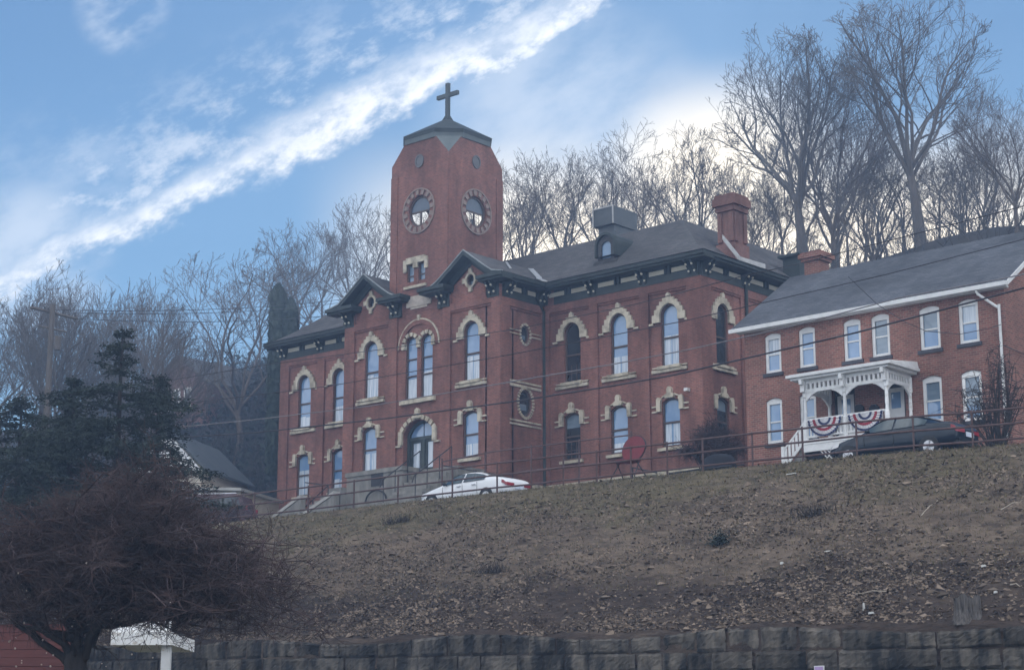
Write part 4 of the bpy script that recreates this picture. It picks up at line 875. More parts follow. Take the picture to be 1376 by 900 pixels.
# fan buntings hung on the porch rail
for i, c in enumerate(((posts[0] + posts[1]) / 2, (posts[1] + posts[2]) / 2)):
    cz = zdk + 0.80; b = thing('fan_bunting', (c, PY - 0.08, cz), ('red white and blue fan bunting on the porch rail, left one near the steps', 'red white and blue fan bunting on the porch rail, right one above the dark car')[i], 'bunting', 'fan buntings on the white porch')
    for nm, mm, r0, r1 in (('white_centre', 'bwhite', 0.0, 0.24), ('blue_ring', 'bblue', 0.24, 0.36), ('white_ring', 'bwhite', 0.36, 0.5), ('red_ring', 'bred', 0.5, 0.64), ('white_hem', 'bwhite', 0.64, 0.8), ('blue_hem', 'bblue', 0.8, 0.9)):
        q = MB(); n = 36; o = 0
        for kk in range(n + 1):
            a = math.pi + math.pi * kk / n
            for rad in (r0, r1): q.v.append((c + rad * 0.86 * math.cos(a), PY - 0.1 - 0.035 * rad * (1 if kk % 2 else -1), cz + rad * 0.80 * math.sin(a)))
        q.f = [(2 * kk, 2 * kk + 1, 2 * kk + 3, 2 * kk + 2) for kk in range(n)]
        ob = q.build(nm, mm, b)
        md = ob.modifiers.new('thick', 'SOLIDIFY'); md.thickness = 0.012

# ------------------------------------------------------------------ landing, steps and rails in front of the school
LY0, LX0, LX1 = 64.6, None, None
a = onY(466, 636, LY0); b = onY(541, 624, LY0); zl_ = 15.72
lx0, lx1 = a.x, b.x
ld = thing('entrance_landing', ((lx0 + lx1) / 2, LY0 + 1, 14), 'grey concrete landing block in front of the school double door', 'landing')
ztop = a.z
k = MB(); k.box(lx0, lx1, LY0, Yf - 0.14, 12.6, ztop - 0.22); k.box(lx0 - 0.06, lx1 + 0.06, LY0 - 0.07, Yf - 0.142, ztop - 0.22, ztop); k.box(lx1 + 0.06, lx1 + 2.6, LY0 + 1.2, Yf - 0.14, 12.6, ztop - 0.1); k.build('landing_block', 'conc', ld)
v = onY(507, 644, LY0); k = MB(); k.box(v.x - 0.42, v.x + 0.42, LY0 - 0.03, LY0 + 0.1, v.z - 0.33, v.z + 0.3); k.build('vent_grille', 'iron', ld)
k = MB()
for i in range(9): k.box(lx1 + 0.1 + 0.0, lx1 + 2.4, LY0 + 1.15 - 0.28 * (i + 1), LY0 + 1.15 - 0.28 * i, 12.2, ztop - 0.1 - 0.19 * (i + 1))
k.build('front_steps', 'conc', ld)
for x in (lx1 + 0.12, lx1 + 2.3):                             # iron hand rails of the front steps
    k = MB()
    pts = [(x, LY0 + 1.1, ztop + 0.85), (x, LY0 + 1.1 - 2.6, ztop - 0.9), (x, LY0 + 1.1 - 2.75, ztop - 1.25)]
    k.tube(pts, 0.03, 6)
    for t in (0, 0.33, 0.66, 0.97): k.tube([(x, LY0 + 1.1 - 2.6 * t, ztop + 0.85 - 1.75 * t), (x, LY0 + 1.1 - 2.6 * t, ztop - 0.3 - 1.75 * t)], 0.025, 5)
    k.build('hand_rail', 'iron', ld)
k = MB(); v = onY(505, 668, LY0 - 0.15)
k.tube([(v.x + 0.75 * math.cos(t), LY0 - 0.15, v.z - 0.25 + 0.62 * math.sin(t)) for t in lin(0.1, math.pi - 0.1, 14)], 0.05, 6); k.build('curved_rail', 'iron', ld)
# side steps running down to the left
lst = thing('concrete_steps', (onY(415, 680, LY0).x, LY0, 13), 'worn concrete steps with pale sloping side walls below the left wing', 'steps')
for px0, py0, px1, py1 in ((362, 696, 404, 663), (402, 692, 449, 658)):
    A, B = onY(px0, py0, LY0 - 0.9), onY(px1, py1, LY0 - 0.9); k = MB()
    k.hexa([(A.x, LY0 - 0.9, A.z - 0.9), (B.x, LY0 - 0.9, A.z - 0.9), (B.x, LY0 - 0.55, A.z - 0.9), (A.x, LY0 - 0.55, A.z - 0.9), (A.x, LY0 - 0.9, A.z - 0.22), (B.x, LY0 - 0.9, B.z - 0.22), (B.x, LY0 - 0.55, B.z - 0.22), (A.x, LY0 - 0.55, A.z - 0.22)]); k.build('side_wall', 'conc', lst)
    k = MB(); k.hexa([(A.x - 0.1, LY0 - 0.95, A.z - 0.22), (B.x, LY0 - 0.95, B.z - 0.218), (B.x, LY0 - 0.5, B.z - 0.218), (A.x - 0.1, LY0 - 0.5, A.z - 0.22), (A.x - 0.1, LY0 - 0.95, A.z - 0.05), (B.x, LY0 - 0.95, B.z - 0.05), (B.x, LY0 - 0.5, B.z - 0.05), (A.x - 0.1, LY0 - 0.5, A.z - 0.05)]); k.build('coping', 'walk', lst)
A, B = onY(385, 696, LY0), onY(449, 655, LY0); k = MB()
for i in range(8): k.box(A.x + (B.x - A.x) * i / 8, B.x, LY0 - 0.52, LY0 + 1.6, 12.2, A.z + (B.z - A.z) * i / 8 - 0.35)
k.box(B.x, lx0, LY0 - 0.4, LY0 + 2, 12.2, B.z - 0.1); k.build('step_flight', 'conc', lst)
k = MB(); A, B = onY(400, 690, LY0 - 0.4), onY(441, 652, LY0 - 0.4); C = onY(410, 648, LY0)
k.tube([A, B], 0.03, 6); k.tube([B, B - Vector((0, 0, 1.1))], 0.03, 6); k.tube([A, A - Vector((0, 0, 0.7))], 0.03, 6); k.tube([B, C], 0.03, 6); k.tube([(A + B) / 2, (A + B) / 2 - Vector((0, 0, 0.9))], 0.03, 6); k.build('hand_rail', 'iron', lst)

# ------------------------------------------------------------------ railings
RY = 52.35
def rail_thing(name, label, posts_px, Y, zoff, hgt, mids, r=0.035, m='rust'):
    xs_ = sorted(onY(p, 640, Y).x for p in posts_px)
    t = thing(name, (xs_[len(xs_) // 2], Y, crest(xs_[len(xs_) // 2])), label, 'railing')
    base = lambda x: crest(x) + zoff
    for x in xs_:
        k = MB(); k.tube([(x, Y, base(x) - 0.4), (x, Y, base(x) + hgt + 0.03)], r * 1.05, 6); k.ball((x, Y, base(x) + hgt + 0.02), r * 1.3, 6); k.build('post', m, t)
    for h in mids:
        k = MB(); k.tube([(x + 0.0, Y - 0.0, base(x) + h + (0.015 * math.sin(x * 2.1))) for x in xs_], r, 6); k.build('rail', m, t)
    return t
rail_thing('pipe_railing', 'long rusty three rail pipe railing along the top of the earth bank', [120, 200, 270, 343, 415, 476, 535, 608, 668, 714, 757, 802, 848, 897, 945, 1012, 1080, 1153, 1230, 1310, 1392, 1480], RY, 0, 1.14, (1.14, 0.68, 0.2))
t = thing('ramp_railing', (onY(700, 620, 63.0).x, 63.0, 12.4), 'thin dark iron railing close to the school wall, ending beside the red chair', 'railing')
def ramp(pts, Y, m='rust', r=0.032):
    k = MB(); k.tube([onY(x, y, Y) for x, y in pts], r, 6); k.build('rail', m, t)
ramp([(594, 620), (660, 607), (780, 592), (850, 584)], 63.0); ramp([(594, 650), (714, 632), (780, 625), (850, 619)], 63.0)
for px, ya, yb in ((594, 616, 662), (652, 606, 655), (714, 597, 655), (778, 590, 650), (848, 579, 646)):
    k = MB(); k.tube([onY(px, ya, 63.0), onY(px, yb + 6, 63.0)], 0.04, 6); k.build('post', 'rust', t)
k = MB(); k.tube([onY(595, 625, 63.0), onY(640, 633, 61.6)], 0.03, 6); k.build('rail', 'iron', t)
t2 = thing('low_railing', (onY(900, 625, 64.5).x, 64.5, 13), 'low dark rail beside the shrub at the foot of the school right wing', 'railing')
for pts in (([(850, 628), (888, 636)]), ([(890, 638), (940, 630), (1000, 624)]), ([(888, 636), (945, 635)])):
    k = MB(); k.tube([onY(x, y, 64.5) for x, y in pts], 0.035, 6); k.build('rail', 'iron', t2)
k = MB(); k.tube([onY(850, 628, 64.5), onY(850, 646, 64.5)], 0.04, 6); k.build('post', 'iron', t2)

# ------------------------------------------------------------------ small yard things
v = onY(852, 603, 61.2)
rc = thing('folding_chair', (v.x, 61.2, v.z - 0.9), 'faded red round backed chair beside the iron railing', 'chair')
k = MB(); k.prism(lambda u, z, d: (u, 61.2 - d + (z - v.z) * 0.25, z), ell(v.x, v.z, 0.6, 0.56, 20), -0.05, 0.05, True); k.build('backrest', 'redc', rc)
k = MB(); k.tube([(v.x + 0.61 * math.cos(a), 61.2 + 0.56 * math.sin(a) * 0.25, v.z + 0.57 * math.sin(a)) for a in lin(0, 2 * math.pi, 21)], 0.03, 6); k.build('frame', 'iron', rc)
k = MB(); k.prism(lambda u, z, d: (v.x + u, 60.75 + z, v.z - 0.55 - d), ell(0, 0, 0.6, 0.45, 16), 0, 0.06, True); k.build('seat', 'redc', rc)
for sx in (-1, 1):
    k = MB(); k.tube([(v.x + sx * 0.5, 61.0, v.z - 0.4), (v.x + sx * 0.62, 60.4, v.z - 1.3)], 0.025, 5); k.build('leg', 'iron', rc)
    k = MB(); k.tube([(v.x + sx * 0.5, 60.6, v.z - 0.55), (v.x + sx * 0.62, 61.3, v.z - 1.3)], 0.025, 5); k.build('leg', 'iron', rc)
v = onY(966, 632, 61.6)
gb = thing('covered_grill', (v.x, 61.6, v.z - 0.5), 'low dark tarp covered grill beside a rail post at the school corner', 'grill')
k = MB(); n = 24
for i, (rr_, z) in enumerate(((0.86, -0.6), (0.84, 0.1), (0.78, 0.5), (0.62, 0.72), (0.35, 0.83), (0.02, 0.86))):
    for a in range(n): w_ = 1 + 0.05 * math.sin(a * 2.3 + i); k.v.append((v.x + rr_ * w_ * math.cos(2 * math.pi * a / n), 61.6 + 0.5 * rr_ * w_ * math.sin(2 * math.pi * a / n), v.z + z * 0.75 + 0.03))
for i in range(5):
    for a in range(n): k.f.append((i * n + a, i * n + (a + 1) % n, (i + 1) * n + (a + 1) % n, (i + 1) * n + a))
k.build('tarp', 'tarp', gb, True)
k = MB(); k.tube([(v.x - 0.9, 61.6 - 0.46, v.z + 0.05), (v.x + 0.95, 61.6 - 0.46, v.z + 0.05)], 0.03, 6); k.build('strap', 'iron', gb)
v = onY(890, 637, 61.8); k = MB(); k.box(v.x - 0.18, v.x + 0.18, 61.7, 62.0, v.z - 0.3, v.z + 0.13); k.box(v.x - 0.15, v.x + 0.15, 61.72, 61.98, v.z + 0.13, v.z + 0.17)
tag(k.build('stone_block', 'stone'), 'small pale stone block on the lawn below the red chair', 'stone')

# ------------------------------------------------------------------ cars
def sedan(name, X, Y, Z, L_, Wd, Ht, paint, label, cat, plate=True):
    """nose towards -X; stations along the length give sill, belt and roof lines"""
    T = thing(name, (X, Y, Z), label, cat)
    # x, z_low, z_belt, half width at belt, z_top, half width at top
    st_ = [(0.00, .42, .58, .52, .64, .40), (0.03, .30, .66, .72, .72, .55), (0.10, .24, .74, .84, .81, .66), (0.19, .22, .83, .89, .89, .70), (0.25, .22, .89, .90, .955, .70),
           (0.305, .22, .93, .905, 1.10, .66), (0.38, .22, .95, .91, 1.32, .60), (0.45, .22, .965, .91, 1.435, .58), (0.54, .22, .98, .91, 1.465, .575), (0.64, .22, .99, .905, 1.445, .57),
           (0.735, .22, 1.0, .90, 1.35, .575), (0.81, .23, 1.015, .89, 1.20, .60), (0.875, .24, 1.02, .88, 1.10, .64), (0.935, .27, 1.01, .86, 1.075, .65), (0.975, .34, .95, .81, 1.01, .60), (1.0, .44, .80, .72, .86, .54)]
    sx = L_; wy = Wd / 1.82; hz = Ht / 1.465
    P_ = lambda x, y, z: (X + (x - 0.5) * sx, Y + y * wy, Z + z * hz)
    b = MB(); m_ = 13
    def sect(s):
        x, zl2, zb2, w, zt2, wt = s; cab = zt2 - zb2 > 0.12
        half = [(w * 0.86, zl2), (w * 0.985, zl2 + (zb2 - zl2) * 0.25), (w * 1.01, zl2 + (zb2 - zl2) * 0.6), (w * 0.985, zb2 - 0.02), (wt + (w - wt) * (0.72 if cab else 0.75), zb2 + (zt2 - zb2) * (0.28 if cab else 0.5)), (wt, zt2 - (0.035 if cab else 0.015)), (wt * 0.55, zt2)]
        return [(x, y, z) for y, z in half] + [(x, -y, z) for y, z in half[::-1]]
    S_ = [sect(s) for s in st_]; m_ = len(S_[0])
    for s in S_: b.v += [P_(*q) for q in s]
    for i in range(len(S_) - 1):
        for j in range(m_): b.f.append((i * m_ + j, i * m_ + (j + 1) % m_, (i + 1) * m_ + (j + 1) % m_, (i + 1) * m_ + j))
    b.f.append(tuple(range(m_))[::-1]); b.f.append(tuple((len(S_) - 1) * m_ + j for j in range(m_)))
    body = b.build('body', paint, T, True); md = body.modifiers.new('sub', 'SUBSURF'); md.levels = md.render_levels = 2
    def at(x):
        for s0, s1 in zip(st_[:-1], st_[1:]):
            if s0[0] <= x <= s1[0]: t_ = (x - s0[0]) / (s1[0] - s0[0]); return [p + (q - p) * t_ for p, q in zip(s0, s1)]
    for sd in (-1, 1):
        for nm, xs2 in (('front_window', lin(0.315, 0.53, 6)), ('rear_window', lin(0.545, 0.775, 6))):
            q = MB()
            for x in xs2:
                _, zl2, zb2, w, zt2, wt = at(x); zt3 = zt2 - 0.09; z0 = zb2 + 0.015
                zt3 = max(zt3, z0 + 0.015)
                for f_, zz in ((0, z0), (1, zt3)):
                    k_ = (zz - zb2) / max(0.01, zt2 - 0.035 - zb2); yy = w * 0.975 + (wt - w * 0.975) * k_ ** 1.15 + 0.022
                    q.v.append(P_(x, sd * yy, zz))
            q.f = [(2 * i, 2 * i + 2, 2 * i + 3, 2 * i + 1) for i in range(5)]
            q.build('side_window', 'glassc2', T, True)
    for nm, xa, xb in (('windscreen', 0.265, 0.43), ('rear_screen', 0.69, 0.86)):
        q = MB(); n = 6
        for x in lin(xa, xb, n):
            s5 = at(x)
            for y in (-0.92, -0.5, 0, 0.5, 0.92): q.v.append(P_(x, y * s5[5], s5[4] + 0.022 - 0.03 * abs(y) ** 2))
        q.f = [(i * 5 + j, i * 5 + j + 1, i * 5 + j + 6, i * 5 + j + 5) for i in range(n - 1) for j in range(4)]
        q.build(nm, 'glassc2', T, True)
    for xx in (0.315, 0.538, 0.70):                              # door seams and sills
        for sd in (-1, 1):
            s5 = at(xx); q = MB(); q.tube([P_(xx, sd * (s5[3] * 1.0 + 0.004), s5[2] - 0.03), P_(xx + 0.003, sd * (s5[3] * 1.012 + 0.004), 0.66), P_(xx, sd * (s5[3] * 0.985 + 0.004), 0.36)], 0.007, 4); q.build('door_seam', 'black', T)
    for sd in (-1, 1):
        q = MB(); q.tube([P_(x, sd * 0.86, 0.25) for x in (0.27, 0.5, 0.72)], 0.05, 5); q.build('side_sill', 'black', T)
    for wx in (0.19, 0.80):
        for sd in (-1, 1):
            c = P_(wx, sd * 0.80, 0); rad = 0.325
            k = MB(); k.tube([(c[0], c[1] - 0.11, Z + rad), (c[0], c[1] + 0.11, Z + rad)], rad, 20)
            wl = k.build('wheel', 'tyre', T); k = MB(); k.tube([(c[0], c[1] + sd * 0.11, Z + rad), (c[0], c[1] + sd * 0.125, Z + rad)], 0.21, 14)
            for a in range(5): an = 2 * math.pi * a / 5; k.tube([(c[0], c[1] + sd * 0.13, Z + rad), (c[0] + 0.2 * math.cos(an), c[1] + sd * 0.13, Z + rad + 0.2 * math.sin(an))], 0.025, 4)
            k.build('rim', 'rim', wl)
            k = MB(); yy = Y + sd * (0.913 * wy)
            k.prism(lambda u, z, d: (u, yy + sd * d * 0 + (0.006 if sd > 0 else -0.006) + (d if sd > 0 else -d), z), [(c[0] + 0.38 * math.cos(a), Z + 0.3 + 0.40 * math.sin(a)) for a in lin(-0.1, math.pi + 0.1, 14)], -0.03, 0.0); k.build('wheel_arch', 'black', T)
    for sd in (-1, 1):
        q = MB(); pts = []
        for x in lin(0.955, 0.987, 6):
            s5 = at(x); pts += [P_(x + 0.004, sd * (s5[3] * 1.015 + 0.006), s5[2] - 0.17), P_(x + 0.004, sd * (s5[3] * 1.0 + 0.006), s5[2] - 0.045)]
        q.v = pts; q.f = [(2 * i, 2 * i + 2, 2 * i + 3, 2 * i + 1) for i in range(5)]; o_ = len(q.v)
        q.v += [P_(0.998, sd * 0.70, .70), P_(1.003, sd * 0.30, .71), P_(1.001, sd * 0.30, .82), P_(0.995, sd * 0.70, .83)]; q.f.append((o_, o_ + 1, o_ + 2, o_ + 3)); q.f.append((o_ - 2, o_, o_ + 3, o_ - 1)); q.build('tail_lamp', 'red', T)
        q = MB(); q.add([P_(0.05, sd * 0.795, .60), P_(0.11, sd * 0.862, .64), P_(0.12, sd * 0.862, .76), P_(0.06, sd * 0.80, .72), P_(0.012, sd * 0.60, .56), P_(0.02, sd * 0.62, .68)], [(0, 1, 2, 3), (4, 0, 3, 5)]); q.build('headlamp', 'clear', T)
        q = MB(); c = P_(0.355, sd * 1.0, 1.0); q.ball(c, 0.1, 8, 0.75); q.tube([P_(0.36, sd * 0.88, .95), c], 0.03, 5); q.build('mirror', paint if paint != 'carw' else 'black', T, True)
        for x in (0.50, 0.665): q = MB(); c = P_(x, sd * 0.935, 0.86); q.box(c[0] - 0.1, c[0] + 0.1, c[1] - 0.02, c[1] + 0.02, c[2] - 0.02, c[2] + 0.02); q.build('door_handle', paint if paint != 'carw' else 'rim', T)
    q = MB(); c = P_(1.003, 0, 0.66); q.box(c[0], c[0] + 0.02, c[1] - 0.26, c[1] + 0.26, c[2] - 0.07, c[2] + 0.09); q.build('licence_plate', 'plate', T)
    q = MB(); a = P_(0.965, 0, 0); q.box(a[0], a[0] + 0.17, Y - 0.72, Y + 0.72, Z + 0.36, Z + 0.46); q.build('bumper_trim', 'black', T)
    return T
M['glassc2'] = mat('tinted_car_glass', (0.02, 0.03, 0.034), (0.06, 0.085, 0.09), 2.0, 0.05, spec=0.9)
wy0 = 56.6; A = onY(566, 668, wy0 - 0.9); B = onY(693, 655, wy0 - 0.9)
wX = A.x - 0.35 + 2.52; wZ = crest(wX) + 0.17
sedan('parked_car', wX, wy0, wZ, 5.05, 1.82, 1.5, 'carw', 'white sedan parked behind the pipe railing in front of the school', 'car')
ky = 56.0; A = onY(1126, 610, ky - 0.9); B = onY(1280, 600, ky - 0.9)
kX = (A.x + B.x) / 2 - 0.2; kZ = crest(kX) + 0.22
sedan('parked_car', kX, ky, kZ, 5.1, 1.85, 1.56, 'cark', 'dark blue black sedan parked behind the pipe railing in front of the white porch', 'car')
print('CAR', A, B, wX, kX)

# ------------------------------------------------------------------ cables, pole
def cable(pts, Y, r, m, label, name='overhead_cable'):
    P3 = [onY(x, y, Y) for x, y in pts]; out = []
    for a, b in zip(P3[:-1], P3[1:]):
        for i in range(4): out.append(a.lerp(b, i / 4))
    out.append(P3[-1]); k = MB(); k.tube(out, r, 5); return tag(k.build(name, m), label, 'cable', 'cables strung along the street')
cable([(75, 596), (250, 587), (340, 581.5), (520, 562), (700, 538), (820, 519), (905, 504), (935, 497), (1030, 475), (1150, 447), (1290, 410), (1376, 387), (1500, 352)], 50.0, 0.030, 'cable', 'thickest black cable, lowest of the wires sagging across the school front')
cable([(75, 582), (250, 573), (340, 564), (500, 545), (686, 513), (820, 490), (929, 469), (1070, 437), (1209, 400), (1349, 374), (1500, 343)], 50.3, 0.022, 'cablep', 'pale grey cable just above the thickest black cable')
cable([(72, 560), (300, 536), (440, 519), (660, 481), (800, 455), (920, 431), (1020, 408), (1190, 369), (1366, 324), (1500, 287)], 50.6, 0.017, 'cable', 'thin dark wire crossing the shingle roof of the brick house halfway up')
cable([(70, 532), (220, 512), (365, 489), (530, 467), (700, 441), (852, 409), (900, 397), (994, 372), (1070, 355), (1200, 322), (1376, 277), (1500, 243)], 50.9, 0.016, 'cable', 'thin dark wire passing just under the school cornice, highest over the right wing')
k = MB(); pts = [onY(1140, 372, 62.5), onY(1160, 391, 62.8), onY(1179, 409, 63.2), onY(1215, 432, 63.8), onY(1245, 445, 64.3), onY(1290, 449, 64.6), onY(1330, 441, 64.7), onY(1345, 436, 64.8)]
k.tube(pts, 0.015, 5); tag(k.build('service_cable', 'cable'), 'slack service wire looping down over the roof edge of the brick house', 'cable')
k = MB(); A, B = onX(1349, 464, HX1 + 0.1), onX(1376, 476, HX1 + 0.1); k.tube([A, B, B + (B - A) * 2], 0.02, 5); tag(k.build('service_cable', 'cable'), 'short black wire falling from the white downpipe along the right end wall', 'cable')
PD = 92; pb_, pt_ = onD(74, 640, PD), onD(71, 409, PD)
up_ = thing('utility_pole', (pb_.x, pb_.y, pb_.z - 3), 'wooden utility pole with a crossarm standing against the bare trees on the left', 'pole')
k = MB(); k.tube([(pt_.x, pt_.y, pb_.z - 3), (pt_.x, pt_.y, pt_.z)], [0.2, 0.14], 8); k.build('pole', 'polew', up_)
A, B = onD(41, 413, PD - 0.3), onD(103, 428, PD + 0.9); k = MB(); k.tube([A, B], 0.09, 6); k.build('crossarm', 'polew', up_)
k = MB(); C = onD(52, 438, PD); k.tube([C, onD(90, 446, PD)], 0.06, 6); k.build('crossarm', 'polew', up_)
for f_ in (0.04, 0.3, 0.7, 0.96): k = MB(); c = A.lerp(B, f_); k.tube([c, c + Vector((0, 0, 0.22))], [0.06, 0.04], 6); k.build('insulator', 'iron', up_)
k = MB(); c = onD(77, 470, PD - 0.4); k.tube([c, c + Vector((0, 0, 0.7))], 0.17, 10); k.build('transformer', 'polew', up_)
for i, (ya, yb, lb) in enumerate(((416, 405, 'thin wire leaving the pole crossarm over the trees, topmost'), (420, 409, 'thin wire leaving the pole crossarm over the trees, second from top'), (428, 425, 'thin wire leaving the pole crossarm over the trees, lowest and apart'))):
    a = onD(100 if i else 60, ya, PD); b = onD(470, yb - 4, 128); k = MB(); k.tube([a.lerp(b, q / 10) - Vector((0, 0, 1.2 * 4 * (q / 10) * (1 - q / 10) * 0.3)) for q in range(11)], 0.02, 5)
    tag(k.build('overhead_cable', 'cable'), lb, 'cable', 'wires from the pole crossarm')

# ------------------------------------------------------------------ trees
def grow(seed, H_, r0, fork=0.35, nmain=4, spread=0.55, levels=4, kids=(7, 6, 5, 4), lean=0.0, wob=0.16, ratio=0.58, minr=0.012, upt=0.07, env=(0.3, 0.6, 0.42), stag=0.14):
    rg = random.Random(seed); tr_, cr_ = MB(), MB()
    def branch(p, d, ln, r, lv, mb):
        n = max(2, min(9, int(ln / 0.55))) if lv < 3 else 3
        pts = [p.copy()]; rad = [r]; d = d.normalized()
        for i in range(n):
            if lv and (p.x * p.x + p.y * p.y) / (env[0] * H_) ** 2 + ((p.z - env[1] * H_) / (env[2] * H_)) ** 2 > 1.0 + rg.gauss(0, stag) and len(pts) > 1: break
            w = wob * (1 if lv else 0.22)
            d = (d + Vector((rg.gauss(0, w), rg.gauss(0, w), rg.gauss(0, w * 0.7) + upt))).normalized()
            p = p + d * (ln / n); pts.append(p.copy()); rad.append(max(minr, r * (1 - (0.78 if lv else 0.45) * (i + 1) / n)))
        mb.tube(pts, rad, (9, 6, 4, 3, 3, 3, 3)[lv], cap=False)
        return pts, rad, d
    def child(pts, rad, lv, ln):
        if lv > levels: return
        nk = kids[min(lv - 1, len(kids) - 1)]; nk = max(2, int(nk * rg.uniform(0.75, 1.25)))
        for i in range(nk):
            t = (0.25 + 0.75 * (i + rg.random()) / nk) if lv > 1 else 0
            q = t * (len(pts) - 1); i0 = min(int(q), len(pts) - 2); f_ = q - i0
            p = pts[i0].lerp(pts[i0 + 1], f_); ax = (pts[i0 + 1] - pts[i0]).normalized()
            a = rg.uniform(0.4, 0.9); per = ax.orthogonal().normalized(); per.rotate(Matrix.Rotation(rg.uniform(0, 6.283), 3, ax))
            d = ax * math.cos(a) + per * math.sin(a) + Vector((0, 0, 0.16))
            l2 = ln * ratio * rg.uniform(0.6, 1.25) * (1.15 - 0.5 * t)
            r2 = max(minr, (rad[i0] * (1 - f_) + rad[i0 + 1] * f_) * rg.uniform(0.45, 0.7))
            p2, rd2, _ = branch(p, d, l2, r2, lv, cr_)
            child(p2, rd2, lv + 1, l2)
    d0 = Vector((lean, 0, 1)).normalized()
    tp_, trd, dd_ = branch(Vector((0, 0, -0.5)), d0, H_ * fork + 0.5, r0, 0, tr_)
    top = tp_[-1]
    for i in range(nmain):
        a = 2 * math.pi * (i + rg.uniform(-0.3, 0.3)) / nmain; s_ = spread * rg.uniform(0.5, 1.2)
        d = Vector((math.cos(a) * s_, math.sin(a) * s_, 1))
        st0 = tp_[-1 - (i % 2)] if len(tp_) > 2 else top
        ln = H_ * (1 - fork) * rg.uniform(0.72, 0.95)
        p2, rd2, _ = branch(st0, d, ln, trd[-1] * rg.uniform(0.6, 0.8), 1, cr_)
        child(p2, rd2, 2, ln)
    p2, rd2, _ = branch(top, dd_, H_ * (1 - fork) * 0.9, trd[-1] * 0.85, 1, cr_); child(p2, rd2, 2, H_ * (1 - fork) * 0.8)
    return tr_, cr_
def proto(seed, m, **kw):
    tr_, cr_ = grow(seed, **kw)
    r_ = bpy.data.objects.new('bare_tree', None); COL.objects.link(r_); ORG[r_.name] = Vector((0, 0, 0))
    tr_.build('trunk', m, r_, True); cr_.build('crown', m, r_, False)
    return r_
PR = [proto(1, 'bark', H_=15, r0=0.26, fork=0.34, nmain=5, spread=0.5, levels=5, kids=(7, 7, 5, 4, 3), minr=0.011, env=(0.27, 0.62, 0.40)),
      proto(2, 'bark2', H_=15, r0=0.24, fork=0.26, nmain=6, spread=0.7, levels=5, kids=(7, 7, 5, 4, 3), wob=0.2, minr=0.011, env=(0.36, 0.6, 0.42)),
      proto(3, 'bark', H_=15, r0=0.22, fork=0.42, nmain=4, spread=0.42, levels=5, kids=(6, 7, 5, 4, 3), lean=0.1, minr=0.011, env=(0.24, 0.64, 0.38)),
      proto(4, 'bark2', H_=15, r0=0.19, fork=0.3, nmain=3, spread=0.5, levels=5, kids=(6, 6, 5, 4, 3), wob=0.24, lean=-0.12, minr=0.011, env=(0.28, 0.62, 0.42)),
      proto(5, 'bark', H_=18, r0=0.40, fork=0.30, nmain=7, spread=0.5, levels=5, kids=(10, 9, 6, 4, 3), wob=0.13, minr=0.011, upt=0.07, env=(0.28, 0.62, 0.42)),
      proto(6, 'bark2', H_=18, r0=0.38, fork=0.22, nmain=7, spread=0.85, levels=5, kids=(9, 9, 6, 4, 3), wob=0.15, minr=0.011, env=(0.38, 0.6, 0.43))]
PH = [15, 15, 15, 15, 18, 18]
USED = set(); rt = random.Random(21)
def plant(px, d, topy, pi_, label, group=None, base=None, wide=1.0, name='bare_tree'):
    v = onD(px, 600, d); z = upper(v.x, v.y) if base is None else base
    top = onD(px, topy, d).z; h = max(3, top - z); sc = h / PH[pi_] * 0.93
    o = PR[pi_] if pi_ not in USED else copy_tree(PR[pi_]); USED.add(pi_)
    o.location = (v.x, v.y, z - 0.2); o.rotation_euler = (0, 0, rt.uniform(0, 6.28)); o.scale = (sc * wide, sc * wide, sc)
    return tag(o, label, 'tree', group)
G1 = 'bare trees on the slope behind the school roof'; L1 = 'bare winter tree on the wooded ridge behind the school roof, right of the tower'
G2 = 'bare trees on the ridge left of the tower'; L2 = 'bare winter tree on the ridge behind the school left wing'
G3 = 'bare trees above the brick house roof'; L3 = 'slender bare tree on the slope above the brick house roof'
plant(318, 150, 318, 1, 'broad low bare tree left of the dark columnar evergreen, in front of the blue sky', wide=1.25)
for px, d, ty, pi_ in ((392, 158, 265, 0), (448, 150, 300, 3), (478, 165, 262, 2), (512, 150, 243, 1), (345, 170, 350, 3), (425, 170, 310, 1)): plant(px, d, ty, pi_, L2, G2)
for px, d, ty, pi_ in ((690, 142, 190, 1), (722, 138, 196, 3), (760, 146, 180, 0), (795, 140, 200, 2), (822, 150, 185, 1), (850, 138, 200, 3), (925, 142, 190, 0), (948, 150, 160, 2), (1000, 140, 200, 3), (705, 160, 220, 2), (775, 160, 230, 3), (872, 158, 215, 0), (985, 158, 230, 1), (655, 150, 230, 0), (1025, 150, 190, 2)): plant(px, d, ty, pi_, L1, G1)
plant(893, 136, 135, 3, 'tall crooked bare tree rising above its neighbours left of the brick chimney', wide=1.1)
plant(1085, 128, 30, 4, 'big dense bare tree with forking limbs between the chimney and the tallest tree', wide=1.2)
plant(1130, 134, 60, 5, 'big bare tree close behind the dense forking one, half hidden by it', wide=0.8)
plant(1252, 124, -30, 4, 'tallest bare tree, thick straight trunk above the brick house roof', wide=1.15)
plant(1385, 118, 90, 5, 'dark bare tree cut off by the right edge of the picture', wide=0.9)
